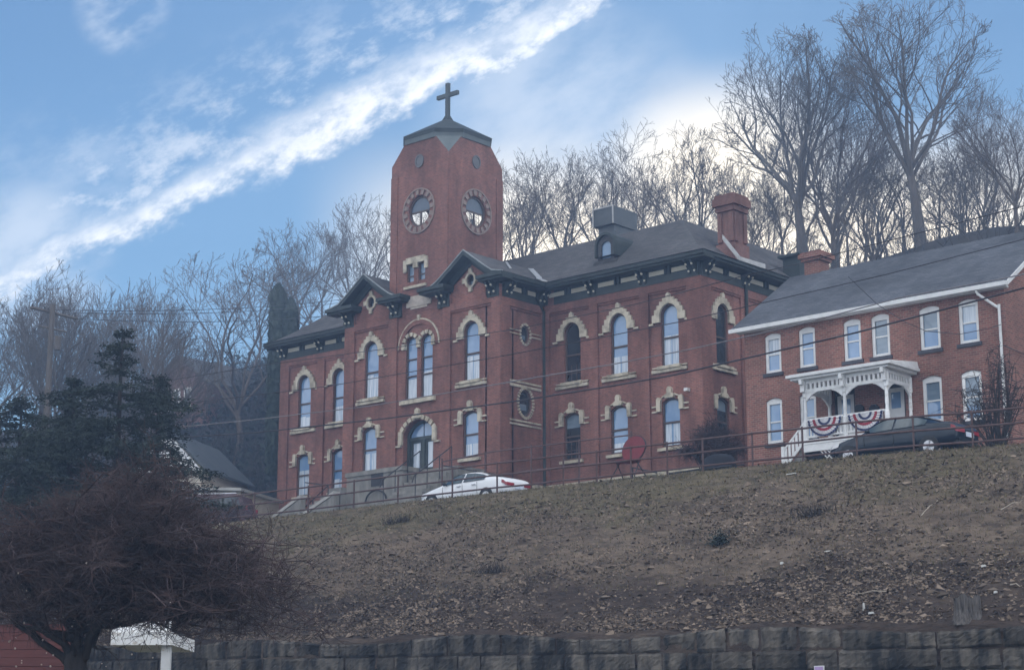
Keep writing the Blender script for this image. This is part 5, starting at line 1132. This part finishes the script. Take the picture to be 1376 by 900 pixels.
for px, d, ty, pi_ in ((1045, 140, 230, 1), (1165, 138, 190, 2), (1200, 132, 260, 3), (1190, 150, 170, 0), (1300, 134, 180, 2), (1340, 128, 190, 0), (1320, 146, 220, 3), (1225, 140, 280, 1), (1100, 120, 250, 3), (1145, 118, 270, 1), (1075, 118, 290, 2), (1180, 118, 300, 3), (1360, 140, 160, 1), (1280, 150, 220, 1), (1185, 140, 150, 1), (1325, 140, 150, 1), (1290, 128, 250, 3), (1060, 134, 200, 0), (1030, 128, 240, 0), (1110, 146, 140, 2), (1150, 126, 210, 0), (1172, 124, 240, 2), (1205, 126, 200, 2), (1228, 132, 170, 0), (1272, 130, 190, 2), (1306, 124, 210, 0), (1334, 132, 160, 2), (1366, 124, 220, 0), (1135, 150, 100, 0), (1012, 150, 230, 2)): plant(px, d, ty, pi_, L3, G3)
G4 = 'tall bare trees at the left edge'; L4 = 'tall spreading bare tree behind the utility pole and the dark conifer'
for px, d, ty, pi_ in ((20, 125, 365, 5), (80, 122, 345, 4), (140, 128, 352, 5), (190, 132, 372, 4), (-30, 118, 380, 4), (110, 140, 380, 1)): plant(px, d, ty, pi_, L4, G4, base=17, wide=1.0)
plant(215, 112, 425, 1, 'small fine twigged bare tree in front of the far brick gable', base=19, wide=0.8)
# brushwood hanging on the dark hillside
k = MB(); rg = random.Random(5)
for i in range(7200):
    if i < 5600: x = rg.uniform(-150, -82); y = 82 + 34 * rg.random() ** 1.3
    else: x = rg.uniform(-90, -5); y = rg.uniform(92, 118)
    z = upper(x, y) - 0.1; h = rg.uniform(0.8, 3.4) * (1.5 if i < 5600 else 1); p = Vector((x, y, z)); pts = [p]
    d = Vector((rg.gauss(0, .35), rg.gauss(0, .35), 1))
    for j in range(3): d += Vector((rg.gauss(0, .25), rg.gauss(0, .25), -0.05)); p = p + d.normalized() * h / 3; pts.append(p)
    k.tube(pts, [0.03, 0.022, 0.018, 0.012], 3, False)
    for j in range(3):
        q = pts[1].lerp(pts[3], rg.random()); k.tube([q, q + Vector((rg.gauss(0, .5), rg.gauss(0, .5), rg.uniform(0.2, 0.9)))], [0.016, 0.01], 3, False)
tag(k.build('hillside_brush', 'brush'), 'tangle of dark bare brush covering the wooded hillside', 'undergrowth', kind='stuff')

k = MB(); rg = random.Random(6)
for i in range(26000):
    x = rg.uniform(-160, -84); y = 83 + 34 * rg.random() ** 1.2; hh_ = 0.6 + 2.6 * max(0, 0.5 + 0.5 * snoise(x * 0.5, y * 0.6)); p = Vector((x, y, upper(x, y) + hh_ * rg.random()))
    a = Vector((rg.gauss(0, 1), rg.gauss(0, 1), rg.gauss(0, .7))).normalized() * rg.uniform(0.15, 0.42); b = a.cross(Vector((rg.gauss(0, 1), rg.gauss(0, 1), rg.gauss(0, 1)))).normalized() * rg.uniform(0.08, 0.2); k.add([p - a, p + b, p + a, p - b], [(0, 1, 2, 3)])
tag(k.build('dark_undergrowth', 'needle'), 'dark leafy undergrowth carpeting the hillside left of the school', 'undergrowth', kind='stuff')
# evergreens
def sprays(mb, c, r, n, sz, rg, flat=0.5):
    for _ in range(n):
        p = Vector((rg.gauss(0, 1), rg.gauss(0, 1), rg.gauss(0, flat))); p = p.normalized() * r * rg.random() ** 0.4 if p.length else p
        p += c; a = Vector((rg.gauss(0, 1), rg.gauss(0, 1), rg.gauss(-.2, .5))).normalized() * sz * rg.uniform(0.6, 1.5); b = a.cross(Vector((rg.gauss(0, 1), rg.gauss(0, 1), rg.gauss(0, 1)))).normalized() * sz * rg.uniform(0.25, 0.5)
        b *= 0.6; mb.add([p, p + a * 0.5 + b, p + a, p + a * 0.5 - b], [(0, 1, 2, 3)])
def conifer(px, d, topy, basey, rad, seed, label, n_w=26, group=None):
    rg = random.Random(seed); t_ = onD(px, topy, d); b_ = onD(px, basey, d); h = t_.z - b_.z
    T = thing('conifer', (t_.x, t_.y, b_.z - 3), label, 'tree', group)
    k = MB(); k.tube([(t_.x, t_.y, b_.z - 3), (t_.x, t_.y, t_.z)], [0.22, 0.03], 7); k.build('trunk', 'trunkd', T)
    k = MB()
    for w in range(n_w):
        f_ = (w + rg.random()) / n_w; z = t_.z - h * f_; R_ = rad * (0.06 + f_ ** 0.85) * rg.uniform(0.45, 1.3)
        for j in range(rg.randint(3, 6)):
            a = rg.uniform(0, 6.283); dr = Vector((math.cos(a), math.sin(a), rg.uniform(-0.2, 0.16)))
            ln = R_ * rg.uniform(0.55, 1.2); base = Vector((t_.x, t_.y, z))
            pts = [base, base + dr * ln * 0.5 + Vector((0, 0, 0.04 * ln)), base + dr * ln - Vector((0, 0, 0.1 * ln))]
            k.tube(pts, [0.035, 0.025, 0.012], 3, False)
            for q in range(max(2, int(ln / 0.32))):
                tq = 0.25 + 0.75 * (q + rg.random()) / max(2, int(ln / 0.32)); c = base.lerp(pts[2], tq) + Vector((0, 0, 0.03 * ln))
                sprays(k, c, 0.26 + 0.16 * (1 - tq) * ln * 0.5, 26, 0.13, rg, 0.3)
    k.build('crown', 'needle', T)
conifer(165, 62, 448, 700, 4.7, 31, 'dark ragged conifer with layered branches and the tallest spire of its row', 28)
conifer(100, 64, 512, 700, 4.4, 32, 'lower dark conifer left of the tallest spired one', 26)
conifer(30, 68, 535, 700, 4.2, 33, 'dark conifer nearest the left edge below the utility pole', 24)
conifer(215, 66, 505, 700, 2.4, 34, 'narrow dark conifer beside the pale gabled house', 24)
def column(px0, px1, topy, basey, d, seed, label):
    rg = random.Random(seed); c = onD((px0 + px1) / 2, topy, d); zb2 = onD((px0 + px1) / 2, basey, d).z; hw_ = (px1 - px0) / 2 / 2563 * d
    T = thing('columnar_evergreen', (c.x, c.y, zb2), label, 'tree'); k = MB(); k.tube([(c.x, c.y, zb2), (c.x, c.y, c.z - 1)], [0.2, 0.05], 6); k.build('trunk', 'trunkd', T)
    k = MB(); n = 13000
    for tip, off, ww in ((c.z, -0.38 * hw_, 0.62), (c.z - 1.0, 0.46 * hw_, 0.56)):
        for i in range(n // 2):
            z = zb2 + (tip - zb2) * (rg.random() ** 0.62); f_ = (tip - z) / (tip - zb2); rad_ = hw_ * ww * min(1, (f_ * 16) ** 0.5) * (rg.uniform(0.7, 1.03) if rg.random() < 0.9 else rg.uniform(1.0, 1.25)); a = rg.uniform(0, 6.283)
            p = Vector((c.x + (off + rad_ * math.cos(a)) * math.cos(YAW), c.y + off * math.sin(YAW) + rad_ * math.sin(a), z)); up2 = Vector((rg.gauss(0, .25), rg.gauss(0, .25), 1)) * rg.uniform(0.25, 0.5); sd = Vector((math.sin(a), -math.cos(a), rg.gauss(0, .3))) * rg.uniform(0.08, 0.16)
            k.add([p - up2 * 0.5 - sd, p - up2 * 0.5 + sd, p + up2 * 0.5], [(0, 1, 2)])
    k.build('crown', 'needle2', T)
column(361, 403, 383, 640, 122, 41, 'dark columnar evergreen with a double tip behind the school left wing')

# purple twigged ornamental tree in front on the left
def ornamental():
    rg = random.Random(77); D0 = 38.0; b_ = onD(103, 960, D0)
    T = thing('ornamental_tree', (b_.x, b_.y, 0), 'dense purple brown twigged ornamental tree in the left foreground', 'tree')
    tr_, cr_, be = MB(), MB(), MB(); right = Vector((math.cos(YAW), math.sin(YAW), 0)); fwd = Vector((-math.sin(YAW), math.cos(YAW), 0))
    def seg(p0, p1, r0, r1, n, mb, w=0.08):
        m_ = max(2, int((p1 - p0).length / 0.35)); pts = []
        for i in range(m_ + 1):
            q = p0.lerp(p1, i / m_)
            if 0 < i < m_: q = q + Vector((rg.gauss(0, w), rg.gauss(0, w), rg.gauss(0, w)))
            pts.append(q)
        mb.tube(pts, [r0 + (r1 - r0) * i / m_ for i in range(m_ + 1)], n, False); return pts
    base = Vector((b_.x, b_.y, -0.3)); fk = onD(103, 868, D0)
    seg(base, fk, 0.27, 0.22, 9, tr_, 0.02)
    ends = []
    for px, py, dd_ in ((20, 770, 0.5), (-40, 800, -0.5), (60, 735, 1.2), (110, 715, -0.8), (160, 730, 0.6), (215, 760, -0.6), (135, 690, 0.8), (265, 790, 0.4), (-60, 730, 0.2), (205, 720, -1.2), (30, 840, -1.0)):
        e_ = onD(px, py, D0 + dd_); s0 = fk + Vector((rg.gauss(0, .06), rg.gauss(0, .06), rg.uniform(-0.5, 0.3)))
        ends.append(seg(s0, e_, rg.uniform(0.06, 0.12), 0.03, 6, tr_, 0.1))
    inside = lambda px, py: 0
    # twigs: start from limb points, spread through the crown
    anchors = [q for e_ in ends for q in e_[1:]]
    targets = []
    for i in range(600):
        while True:
            u = rg.gauss(0, 0.6); w = rg.gauss(0, 0.62)
            if u * u + w * w < 1.7: break
        px = 168 + 218 * u; py = 762 + 84 * w * (1 + 0.25 * math.sin(u * 5 + 1)) - 28 * (1 - abs(u)) + rg.gauss(0, 9)
        if px > 250: py += (px - 250) * 0.22
        targets.append(onD(px, py, D0 + rg.gauss(0, 1.3)))
    for e_ in targets:
        a = min(rg.sample(anchors, 26), key=lambda q: (q - e_).length + rg.random())
        mid = a.lerp(e_, 0.5) + Vector((rg.gauss(0, .15), rg.gauss(0, .15), rg.gauss(0.05, .12)))
        p1 = seg(a, mid, 0.026, 0.016, 4, cr_, 0.05); p2 = seg(mid, e_, 0.02, 0.01, 3, cr_, 0.05)
        for q in p1[1:] + p2[1:]:
            for j in range(3):
                d = Vector((rg.gauss(0, 1), rg.gauss(0, 1), rg.gauss(0.1, .6))).normalized() * rg.uniform(0.25, 0.75); q1 = q + d * 0.55 + Vector((rg.gauss(0, .05), rg.gauss(0, .05), rg.gauss(0, .05))); q2 = q + d
                cr_.tube([q, q1, q2], [0.008, 0.006, 0.004], 3, False)
                for m_ in range(5):
                    d2 = (d.normalized() + Vector((rg.gauss(0, .8), rg.gauss(0, .8), rg.gauss(0, .6)))).normalized() * rg.uniform(0.15, 0.45); s0 = q.lerp(q2, rg.uniform(0.2, 1)); cr_.tube([s0, s0 + d2], [0.0055, 0.003], 3, False)
        if rg.random() < 0.03: be.ball(e_, 0.018, 5)
    for i in range(60): e_ = onD(rg.uniform(5, 230), rg.uniform(815, 895), D0 + rg.uniform(-0.8, 0.8)); be.ball(e_, rg.uniform(0.012, 0.024), 5)
    tr_.build('trunk', 'trunkd', T, True); cr_.build('crown', 'twig', T); o = be.build('fruit', 'berry', T, True); o['kind'] = 'stuff'
ornamental()

# shrubs
def shrub(name, px0, px1, topy, basey, Y, n, seed, label, m, arch_=False, r=0.012):
    rg = random.Random(seed); c = onY((px0 + px1) / 2, basey, Y); w = (onY(px1, basey, Y).x - onY(px0, basey, Y).x) / 2; h = onY((px0 + px1) / 2, topy, Y).z - c.z
    T = thing(name, (c.x, c.y, c.z), label, 'shrub'); st2 = MB(); cr_ = MB()
    for i in range(n):
        a = rg.uniform(0, 6.283); rr_ = rg.random() ** 0.5; e_ = c + Vector((math.cos(a) * rr_ * w, math.sin(a) * rr_ * w * 0.7, h * (rg.uniform(0.55, 1.0) * (1 - 0.35 * rr_ ** 2) if not arch_ else (1 - 0.6 * rr_) * rg.uniform(0.8, 1.0)))); s0 = c + Vector((rg.gauss(0, .12), rg.gauss(0, .12), -0.3))
        mid = s0.lerp(e_, 0.5) + Vector((rg.gauss(0, .12), rg.gauss(0, .12), 0.18 * h if arch_ else 0)); pts = [s0, s0.lerp(mid, 0.5), mid, mid.lerp(e_, 0.5), e_]
        (st2 if i < n * 0.2 else cr_).tube(pts, [0.035, 0.028, 0.02, 0.014, 0.008], 4, False)
        for j in range(9):
            t_ = rg.uniform(0.35, 1); q = mid.lerp(e_, (t_ - 0.35) / 0.65); d = Vector((rg.gauss(0, 1), rg.gauss(0, 1), rg.gauss(0.1 if not arch_ else -0.3, .7))).normalized() * rg.uniform(0.25, 0.7); cr_.tube([q, q + d * 0.5 + Vector((0, 0, 0.03)), q + d], [r, r * 0.8, r * 0.5], 3, False)
            for m_ in range(2): q2 = q + d * rg.uniform(0.3, 1); cr_.tube([q2, q2 + Vector((rg.gauss(0, .2), rg.gauss(0, .2), rg.gauss(0, .2)))], [r * 0.7, r * 0.4], 3, False)
    st2.build('stems', 'trunkd', T); cr_.build('crown', m, T)
shrub('weeping_shrub', 915, 1003, 548, 640, 66.0, 110, 51, 'dense dark bare shrub hiding the ground floor corner of the school', 'twig', True)
shrub('bare_shrub', 1285, 1400, 455, 612, 62.6, 42, 52, 'tall loose bare shrub in front of the right end of the brick house', 'brush', False, 0.014)
shrub('bare_shrub', 245, 330, 655, 715, 56.0, 40, 53, 'low reddish bare shrub on the bank top beside the van', 'twig')

# ------------------------------------------------------------------ left hand houses and van
def gabled(name, px, py_base, d, w, dep, wall_h, roof_h, rotz, mw, mr, label, over=0.35):
    c = onD(px, py_base, d); T = thing(name, (c.x, c.y, c.z), label, 'house'); T.rotation_euler.z = rotz; ORG[T.name] = Vector((0, 0, 0))
    k = MB(); h = w / 2
    k.add([(-h, 0, -2), (h, 0, -2), (h, 0, wall_h), (0, 0, wall_h + roof_h), (-h, 0, wall_h), (-h, dep, -2), (h, dep, -2), (h, dep, wall_h), (0, dep, wall_h + roof_h), (-h, dep, wall_h)], [(0, 1, 2, 3, 4), (9, 8, 7, 6, 5), (1, 6, 7, 2), (5, 0, 4, 9)]); k.build('wall', mw, T)
    k = MB(); s_ = roof_h / h
    for sx in (-1, 1):
        a = [(sx * (h + over), -over, wall_h - over * s_), (0, -over, wall_h + roof_h), (0, dep + over, wall_h + roof_h), (sx * (h + over), dep + over, wall_h - over * s_)]
        k.hexa([(x, y, z + 0.05) for x, y, z in a] + [(x, y, z + 0.2) for x, y, z in a])
    k.build('roof', mr, T)
    return T
hs = gabled('gabled_house', 222, 700, 104, 4.2, 7, 3.0, 2.0, R(28), 'tan', 'grey', 'small pale gabled house half hidden behind the dark conifers')
k = MB(); k.add([(-2.25, -0.4, 2.75), (2.25, -0.4, 2.75), (0, -0.4, 5.05)], [(0, 1, 2)]); k.add([(-2.25, -0.36, 2.75), (2.25, -0.36, 2.75), (0, -0.36, 5.05)], [(2, 1, 0)]); k.build('gable_panel', 'pale', hs)
k = MB(); k.box(0.4, 1.2, -0.06, 0.02, 0.9, 2.2); k.build('window', 'dark', hs)
c = onD(288, 693, 102); gar = thing('garage', (c.x, c.y, c.z), 'low tan garage with a flat pale edged roof next to the school steps', 'garage'); gar.rotation_euler.z = R(24); ORG[gar.name] = Vector((0, 0, 0))
k = MB(); k.box(-1.7, 1.55, 0, 5, -2, 1.35); k.build('wall', 'tan', gar); k = MB(); k.hexa([(-1.9, -0.4, 1.5), (1.75, -0.4, 1.28), (1.75, 5.2, 1.28), (-1.9, 5.2, 1.5), (-1.9, -0.4, 1.66), (1.75, -0.4, 1.44), (1.75, 5.2, 1.44), (-1.9, 5.2, 1.66)]); k.build('roof', 'walk', gar)
k = MB(); k.box(-1.3, 1.1, -0.05, 0.01, -0.6, 1.0); k.build('garage_door', mat('garage_door', (0.3, 0.27, 0.23), (0.36, 0.33, 0.28), 2, 0.8), gar)
# maroon van, seen from behind the shrub
c = onD(283, 694, 97); van = thing('parked_van', (c.x, c.y, c.z - 0.75), 'dark maroon van parked in front of the tan garage', 'van'); van.rotation_euler.z = R(30); ORG[van.name] = Vector((0, 0, 0))
k = MB(); prof = [(-2.4, 0.4), (2.2, 0.4), (2.3, 0.75), (2.2, 1.05), (1.95, 1.72), (1.6, 1.82), (-0.7, 1.82), (-1.2, 1.7), (-1.75, 1.12), (-2.35, 0.98)]
k.prism(lambda u, z, d: (u, -d + (0.16 * max(0, (z - 1.0)) if d > 0 else -0.16 * max(0, (z - 1.0))), z), prof, -0.9, 0.9, True); k.build('body', 'carm', van)
k = MB(); k.prism(lambda u, z, d: (u, -d + 0.16 * (z - 1.0), z), [(-1.55, 1.14), (1.95, 1.14), (1.75, 1.62), (-1.1, 1.66)], 0.88, 0.915); k.build('side_window', 'glassc2', van)
k = MB(); k.box(-0.6, 1.6, -0.62, -0.56, 1.85, 1.9); k.box(-0.6, 1.6, 0.56, 0.62, 1.85, 1.9); k.build('roof_rack', 'rim', van)
for wx in (-1.5, 1.45):
    for sy in (-1, 1): k = MB(); k.tube([(wx, sy * 0.92, 0.34), (wx, sy * 0.72, 0.34)], 0.34, 16); k.build('wheel', 'tyre', van)
k = MB(); k.box(2.2, 2.3, -0.84, -0.74, 0.95, 1.15); k.box(2.2, 2.3, 0.74, 0.84, 0.95, 1.15); k.build('tail_lamp', 'red', van)
bh = gabled('far_brick_house', 238, 548, 163, 7.4, 16, 1.9, 2.7, R(4), 'brick3', 'roof', 'distant brick house with a shallow gable on the wooded hillside')
for x0 in (-1.9, -0.5, 0.9):
    k = MB(); k.box(x0, x0 + 0.9, -0.08, 0.02, -0.2, 1.7); f_ = k.build('window', 'wornwhite', bh); k = MB(); k.box(x0 + 0.15, x0 + 0.75, -0.1, -0.085, -0.05, 1.55); k.build('pane', 'glassc2', f_)
# red building with white porch at the bottom left
c = onD(0, 900, 45); rbld = thing('red_house', (c.x, c.y, 0), 'red walled house with a white porch behind the ornamental tree', 'house')
A, B = onD(-120, 812, 45), onD(88, 822, 45); zt_ = onD(40, 770, 45).z; k = MB()
right = Vector((math.cos(YAW), math.sin(YAW), 0)); fw = Vector((-math.sin(YAW), math.cos(YAW), 0))
def rbox(mb, a, w, dpt, z0, z1):
    p = [a, a + right * w, a + right * w + fw * dpt, a + fw * dpt]; mb.hexa([(q.x, q.y, z0) for q in p] + [(q.x, q.y, z1) for q in p])
wd_ = (B - A).length
for i in range(24): rbox(k, Vector((A.x, A.y, 0)) - fw * (0.0 + 0.012 * (i % 2)), wd_, 1.2, 0.2 * i, 0.2 * i + 0.192)
k.build('wall', 'rwall', rbld)
k = MB(); P0, P1 = onD(150, 835, 46), onD(233, 835, 46); z0_, z1_ = onD(232, 866, 46).z, onD(232, 849, 46).z; rbox(k, Vector((P0.x, P0.y, 0)), (P1 - P0).length, 3.2, z0_, z1_)
a = Vector((P0.x, P0.y, 0)); w_ = (P1 - P0).length; p = [a + fw * 0.1, a + right * (w_ - 0.1) + fw * 0.1, a + right * (w_ - 0.6) + fw * 3.2, a + fw * 3.2]; zz = onD(190, 822, 46).z
k.hexa([(q.x, q.y, z1_ + 0.002) for q in p] + [(q.x, q.y, z1_ + (0.06 if i < 2 else zz - z1_)) for i, q in enumerate(p)]); k.build('porch_roof', 'wornwhite', rbld)
k = MB(); q = onD(222, 890, 46.2); rbox(k, Vector((q.x, q.y, 0)) - right * 0.11, 0.22, 0.22, 0, z0_ - 0.003); k.build('porch_post', 'white', rbld)

# ------------------------------------------------------------------ on the bank
def bpos(px, py):                                          # point of the bank surface seen at a picture point
    r_ = ray(px, py); lo, hi = 42.9 / r_.y, 52.9 / r_.y
    for i in range(60):
        t_ = lo + (hi - lo) * i / 60; v = CP + r_ * t_
        if v.z < bankz(v.x, v.y): return Vector((v.x, v.y, bankz(v.x, v.y)))
    return v
v = onY(1300, 846, 42.95); v.z = bankz(v.x, 42.95) - 0.03; sp_ = thing('tree_stump', (v.x, 42.95, v.z), 'weathered grey tree stump sitting on top of the stone wall', 'stump')
k = MB(); rg = random.Random(9); n = 26
offs = [0.35 + 0.05 * math.sin(3 * 2 * math.pi * a / n) + rg.uniform(-0.03, 0.03) for a in range(n)]
tops = [0.58 + rg.uniform(-0.07, 0.09) for a in range(n)]
for lv, (zf, rf_) in enumerate(((-0.25, 1.3), (0.1, 1.08), (0.4, 0.95), (1.0, 0.96))):
    for a in range(n): zz2 = tops[a] if lv == 3 else zf * 0.6; k.v.append((v.x + offs[a] * rf_ * math.cos(2 * math.pi * a / n), 42.95 + offs[a] * rf_ * 0.9 * math.sin(2 * math.pi * a / n), v.z + zz2))
for i in range(3):
    for a in range(n): k.f.append((i * n + a, i * n + (a + 1) % n, (i + 1) * n + (a + 1) % n, (i + 1) * n + a))
k.build('bark', 'wood', sp_)
k = MB(); k.v = [(v.x + offs[a] * 0.9 * math.cos(2 * math.pi * a / n), 42.95 + offs[a] * 0.82 * math.sin(2 * math.pi * a / n), v.z + 0.5) for a in range(n)]; k.f = [tuple(range(n))]; k.build('cut_face', 'wood', sp_)
k = MB()
for i in range(14): a = rg.uniform(0, 6.283); c = Vector((v.x + 0.3 * math.cos(a), 42.95 + 0.25 * math.sin(a), v.z + 0.5)); k.tube([c, c + Vector((rg.gauss(0, .12), rg.gauss(0, .1), rg.uniform(0.1, 0.32)))], [0.012, 0.006], 3, False)
k.build('sprouts', 'brush', sp_)
v = bpos(968, 732); k = MB()
for i in range(420):
    p = Vector((rg.gauss(0, .17), rg.gauss(0, .17), abs(rg.gauss(0.12, .12)))) + v; a = Vector((rg.gauss(0, 1), rg.gauss(0, 1), rg.gauss(.3, 1))).normalized() * 0.12; b = a.cross(Vector((rg.gauss(0, 1), rg.gauss(0, 1), 1))).normalized() * 0.025; k.add([p - b, p + b, p + a], [(0, 1, 2)])
tag(k.build('evergreen_tuft', 'needle'), 'small dark evergreen tuft alone on the open bank', 'shrub')
for px, py, lb in ((660, 772, 'dry clump of dead stalks low on the bank, left of centre'), (1095, 695, 'dry clump of dead stalks high on the bank below the dark car'), (535, 702, 'dry hummock of dead stalks high on the left of the bank')):
    v = bpos(px, py); k = MB()
    for i in range(160): p = v + Vector((rg.gauss(0, .35), rg.gauss(0, .15), -0.05)); k.tube([p, p + Vector((rg.gauss(0, .12), rg.gauss(0, .12), rg.uniform(0.1, 0.4)))], [0.01, 0.005], 3, False)
    tag(k.build('dead_clump', 'brush'), lb, 'weeds')
sticks = [((1238, 695), (1262, 672), 'pale curved stick lying on the bank under the parked dark car'), ((1345, 690), (1376, 673), 'pale stick near the right edge of the bank'), ((1358, 792), (1374, 796), 'pale bent twig beside the stump near the right edge'), ((1195, 796), (1150, 800), 'thin stick lying above the stump')]
for a_, b_, lb in sticks:
    A, B = bpos(*a_), bpos(*b_); m_ = A.lerp(B, 0.5) + Vector((0, 0, 0.16)); k = MB(); k.tube([A + Vector((0, 0, .03)), A.lerp(m_, 0.6) - Vector((0, 0, .04)), m_ - Vector((0, 0, .08)), B.lerp(m_, 0.4) - Vector((0, 0, .05)), B + Vector((0, 0, .04))], [0.02, 0.018, 0.016, 0.013, 0.008], 5); tag(k.build('fallen_stick', mat('pale_stick', (0.3, 0.26, 0.21), (0.4, 0.35, 0.29), 4, 0.9)), lb, 'stick')
for px, py, w_, h_, lb in ((1113, 744, .22, .03, 'flat white scrap of litter in the middle of the bank'), (1051, 759, .1, .07, 'white scrap of litter beside a dark hole on the bank'), (1322, 762, .12, .06, 'white scrap of litter at the right of the bank'), (1161, 822, .03, .2, 'upright white stake above the stone wall'), (1171, 829, .14, .06, 'small cream chip just above the stone wall'), (1338, 798, .08, .06, 'white scrap of litter beside the stump'), (1064, 640, .4, .03, 'pale green scrap lying in the grass near the bank top')):
    v = bpos(px, py); k = MB(); k.hexa([(v.x - w_ / 2, v.y - .04, v.z), (v.x + w_ / 2, v.y - .05, v.z + .01), (v.x + w_ / 2, v.y + .05, v.z), (v.x - w_ / 2, v.y + .04, v.z), (v.x - w_ / 2.2, v.y - .03, v.z + h_), (v.x + w_ / 2.3, v.y - .04, v.z + h_ * 1.1), (v.x + w_ / 2, v.y + .02, v.z + h_), (v.x - w_ / 2, v.y + .03, v.z + h_ * .9)]); tag(k.build('litter_scrap', 'lit'), lb, 'litter')
v = onY(1101, 897, 42.2); k = MB(); k.box(v.x - 0.15, v.x + 0.15, 42.18, 42.21, v.z - 0.2, v.z + 0.06); sg = k.build('small_sign', 'white'); tag(sg, 'small lilac notice with a white border at the foot of the stone wall', 'sign')
k = MB(); k.box(v.x - 0.125, v.x + 0.125, 42.17, 42.178, v.z - 0.18, v.z + 0.035); k.build('sign_face', 'sign', sg)
# leaf litter and clods, dry grass
k = MB(); rg = random.Random(15); nl = 0
while nl < 42000:
    x = rg.uniform(-62, -17); y = 42.95 + 9.4 * rg.random() ** 1.25; dens = max(0, 0.5 + 0.75 * snoise(x * 0.45, y * 0.9) + 0.4 * snoise(x * 1.7 + 3, y * 2.1))
    if rg.random() > 0.06 + 0.94 * min(1, dens) * (1 - 0.7 * (y - 43) / 9.4): continue
    nl += 1; z = bankz(x, y) if nl % 1 == 0 else 0; p = Vector((x, y, z + 0.02)); s_ = rg.uniform(0.014, 0.042) * (1.8 if rg.random() < 0.05 else 1)
    a = Vector((rg.gauss(0, 1.3), rg.gauss(0, .6), rg.gauss(0, .4))).normalized() * s_ * 1.25; b = a.cross(Vector((rg.gauss(0, .7), -0.5 + rg.gauss(0, .6), 1))).normalized() * s_ * rg.uniform(0.4, 0.8)
    k.add([p - a - b, p + a - b, p + a + b + Vector((0, 0, 0.02)), p - a + b + Vector((0, 0, 0.02))], [(0, 1, 2, 3)])
for i in range(5200):
    while True:
        x = rg.uniform(-62, -17); y = 42.95 + 8 * rg.random() ** 1.5
        if rg.random() < 0.08 + max(0, 0.5 + 0.8 * snoise(x * 0.45 + 2, y * 0.8)) * (1 - (y - 43) / 9.5): break
    c = Vector((x, y, bankz(x, y))); s_ = rg.uniform(0.025, 0.07) * (1.9 if rg.random() < 0.12 else 1); o = len(k.v)
    for dx, dy, dz in ((1, 0, 0), (0, 1, 0), (-1, 0, 0), (0, -1, 0), (0, 0, 1), (0, 0, -1)): k.v.append((c.x + s_ * (dx * 1.4 + rg.gauss(0, .3)), c.y + s_ * (dy + rg.gauss(0, .3)), c.z + s_ * (dz * 0.7 + rg.gauss(0, .25))))
    k.f += [(o + a, o + (a + 1) % 4, o + 4) for a in range(4)] + [(o + (a + 1) % 4, o + a, o + 5) for a in range(4)]
tag(k.build('leaf_litter', 'litter'), 'dead leaves and clods scattered over the earth bank', 'leaf litter', kind='stuff')
k = MB(); nl = 0
while nl < 26000:
    x = rg.uniform(-62, -17); y = 52.9 - 8 * rg.random() ** 1.5
    nl += 1; p = Vector((x, y, bankz(x, y) - 0.01)); h = rg.uniform(0.04, 0.14); a = Vector((rg.gauss(0, .06), rg.gauss(0, .06) - 0.03, h)); b = Vector((rg.uniform(0.006, 0.014), 0, 0)); k.add([p - b, p + b, p + a], [(0, 1, 2)])
tag(k.build('dry_grass', 'grass'), 'short dry grass over the upper part of the bank', 'grass', kind='stuff')

# ------------------------------------------------------------------ air
hz = MB(); hz.box(-760, 560, -340, 760, -1.2, 58)
ho = hz.build('haze', 'white'); ho['kind'] = 'stuff'; tag(ho, 'thin blue haze hanging over the whole valley side', 'haze')
hm = bpy.data.materials.new('air'); hm.use_nodes = True; hn = hm.node_tree.nodes; hn.clear()
pv = hn.new('ShaderNodeVolumePrincipled'); pv.inputs['Color'].default_value = (0.46, 0.66, 1.0, 1); pv.inputs['Density'].default_value = 0.0018; pv.inputs['Anisotropy'].default_value = 0.35
om = hn.new('ShaderNodeOutputMaterial'); hm.node_tree.links.new(pv.outputs[0], om.inputs['Volume'])
ho.data.materials.clear(); ho.data.materials.append(hm)
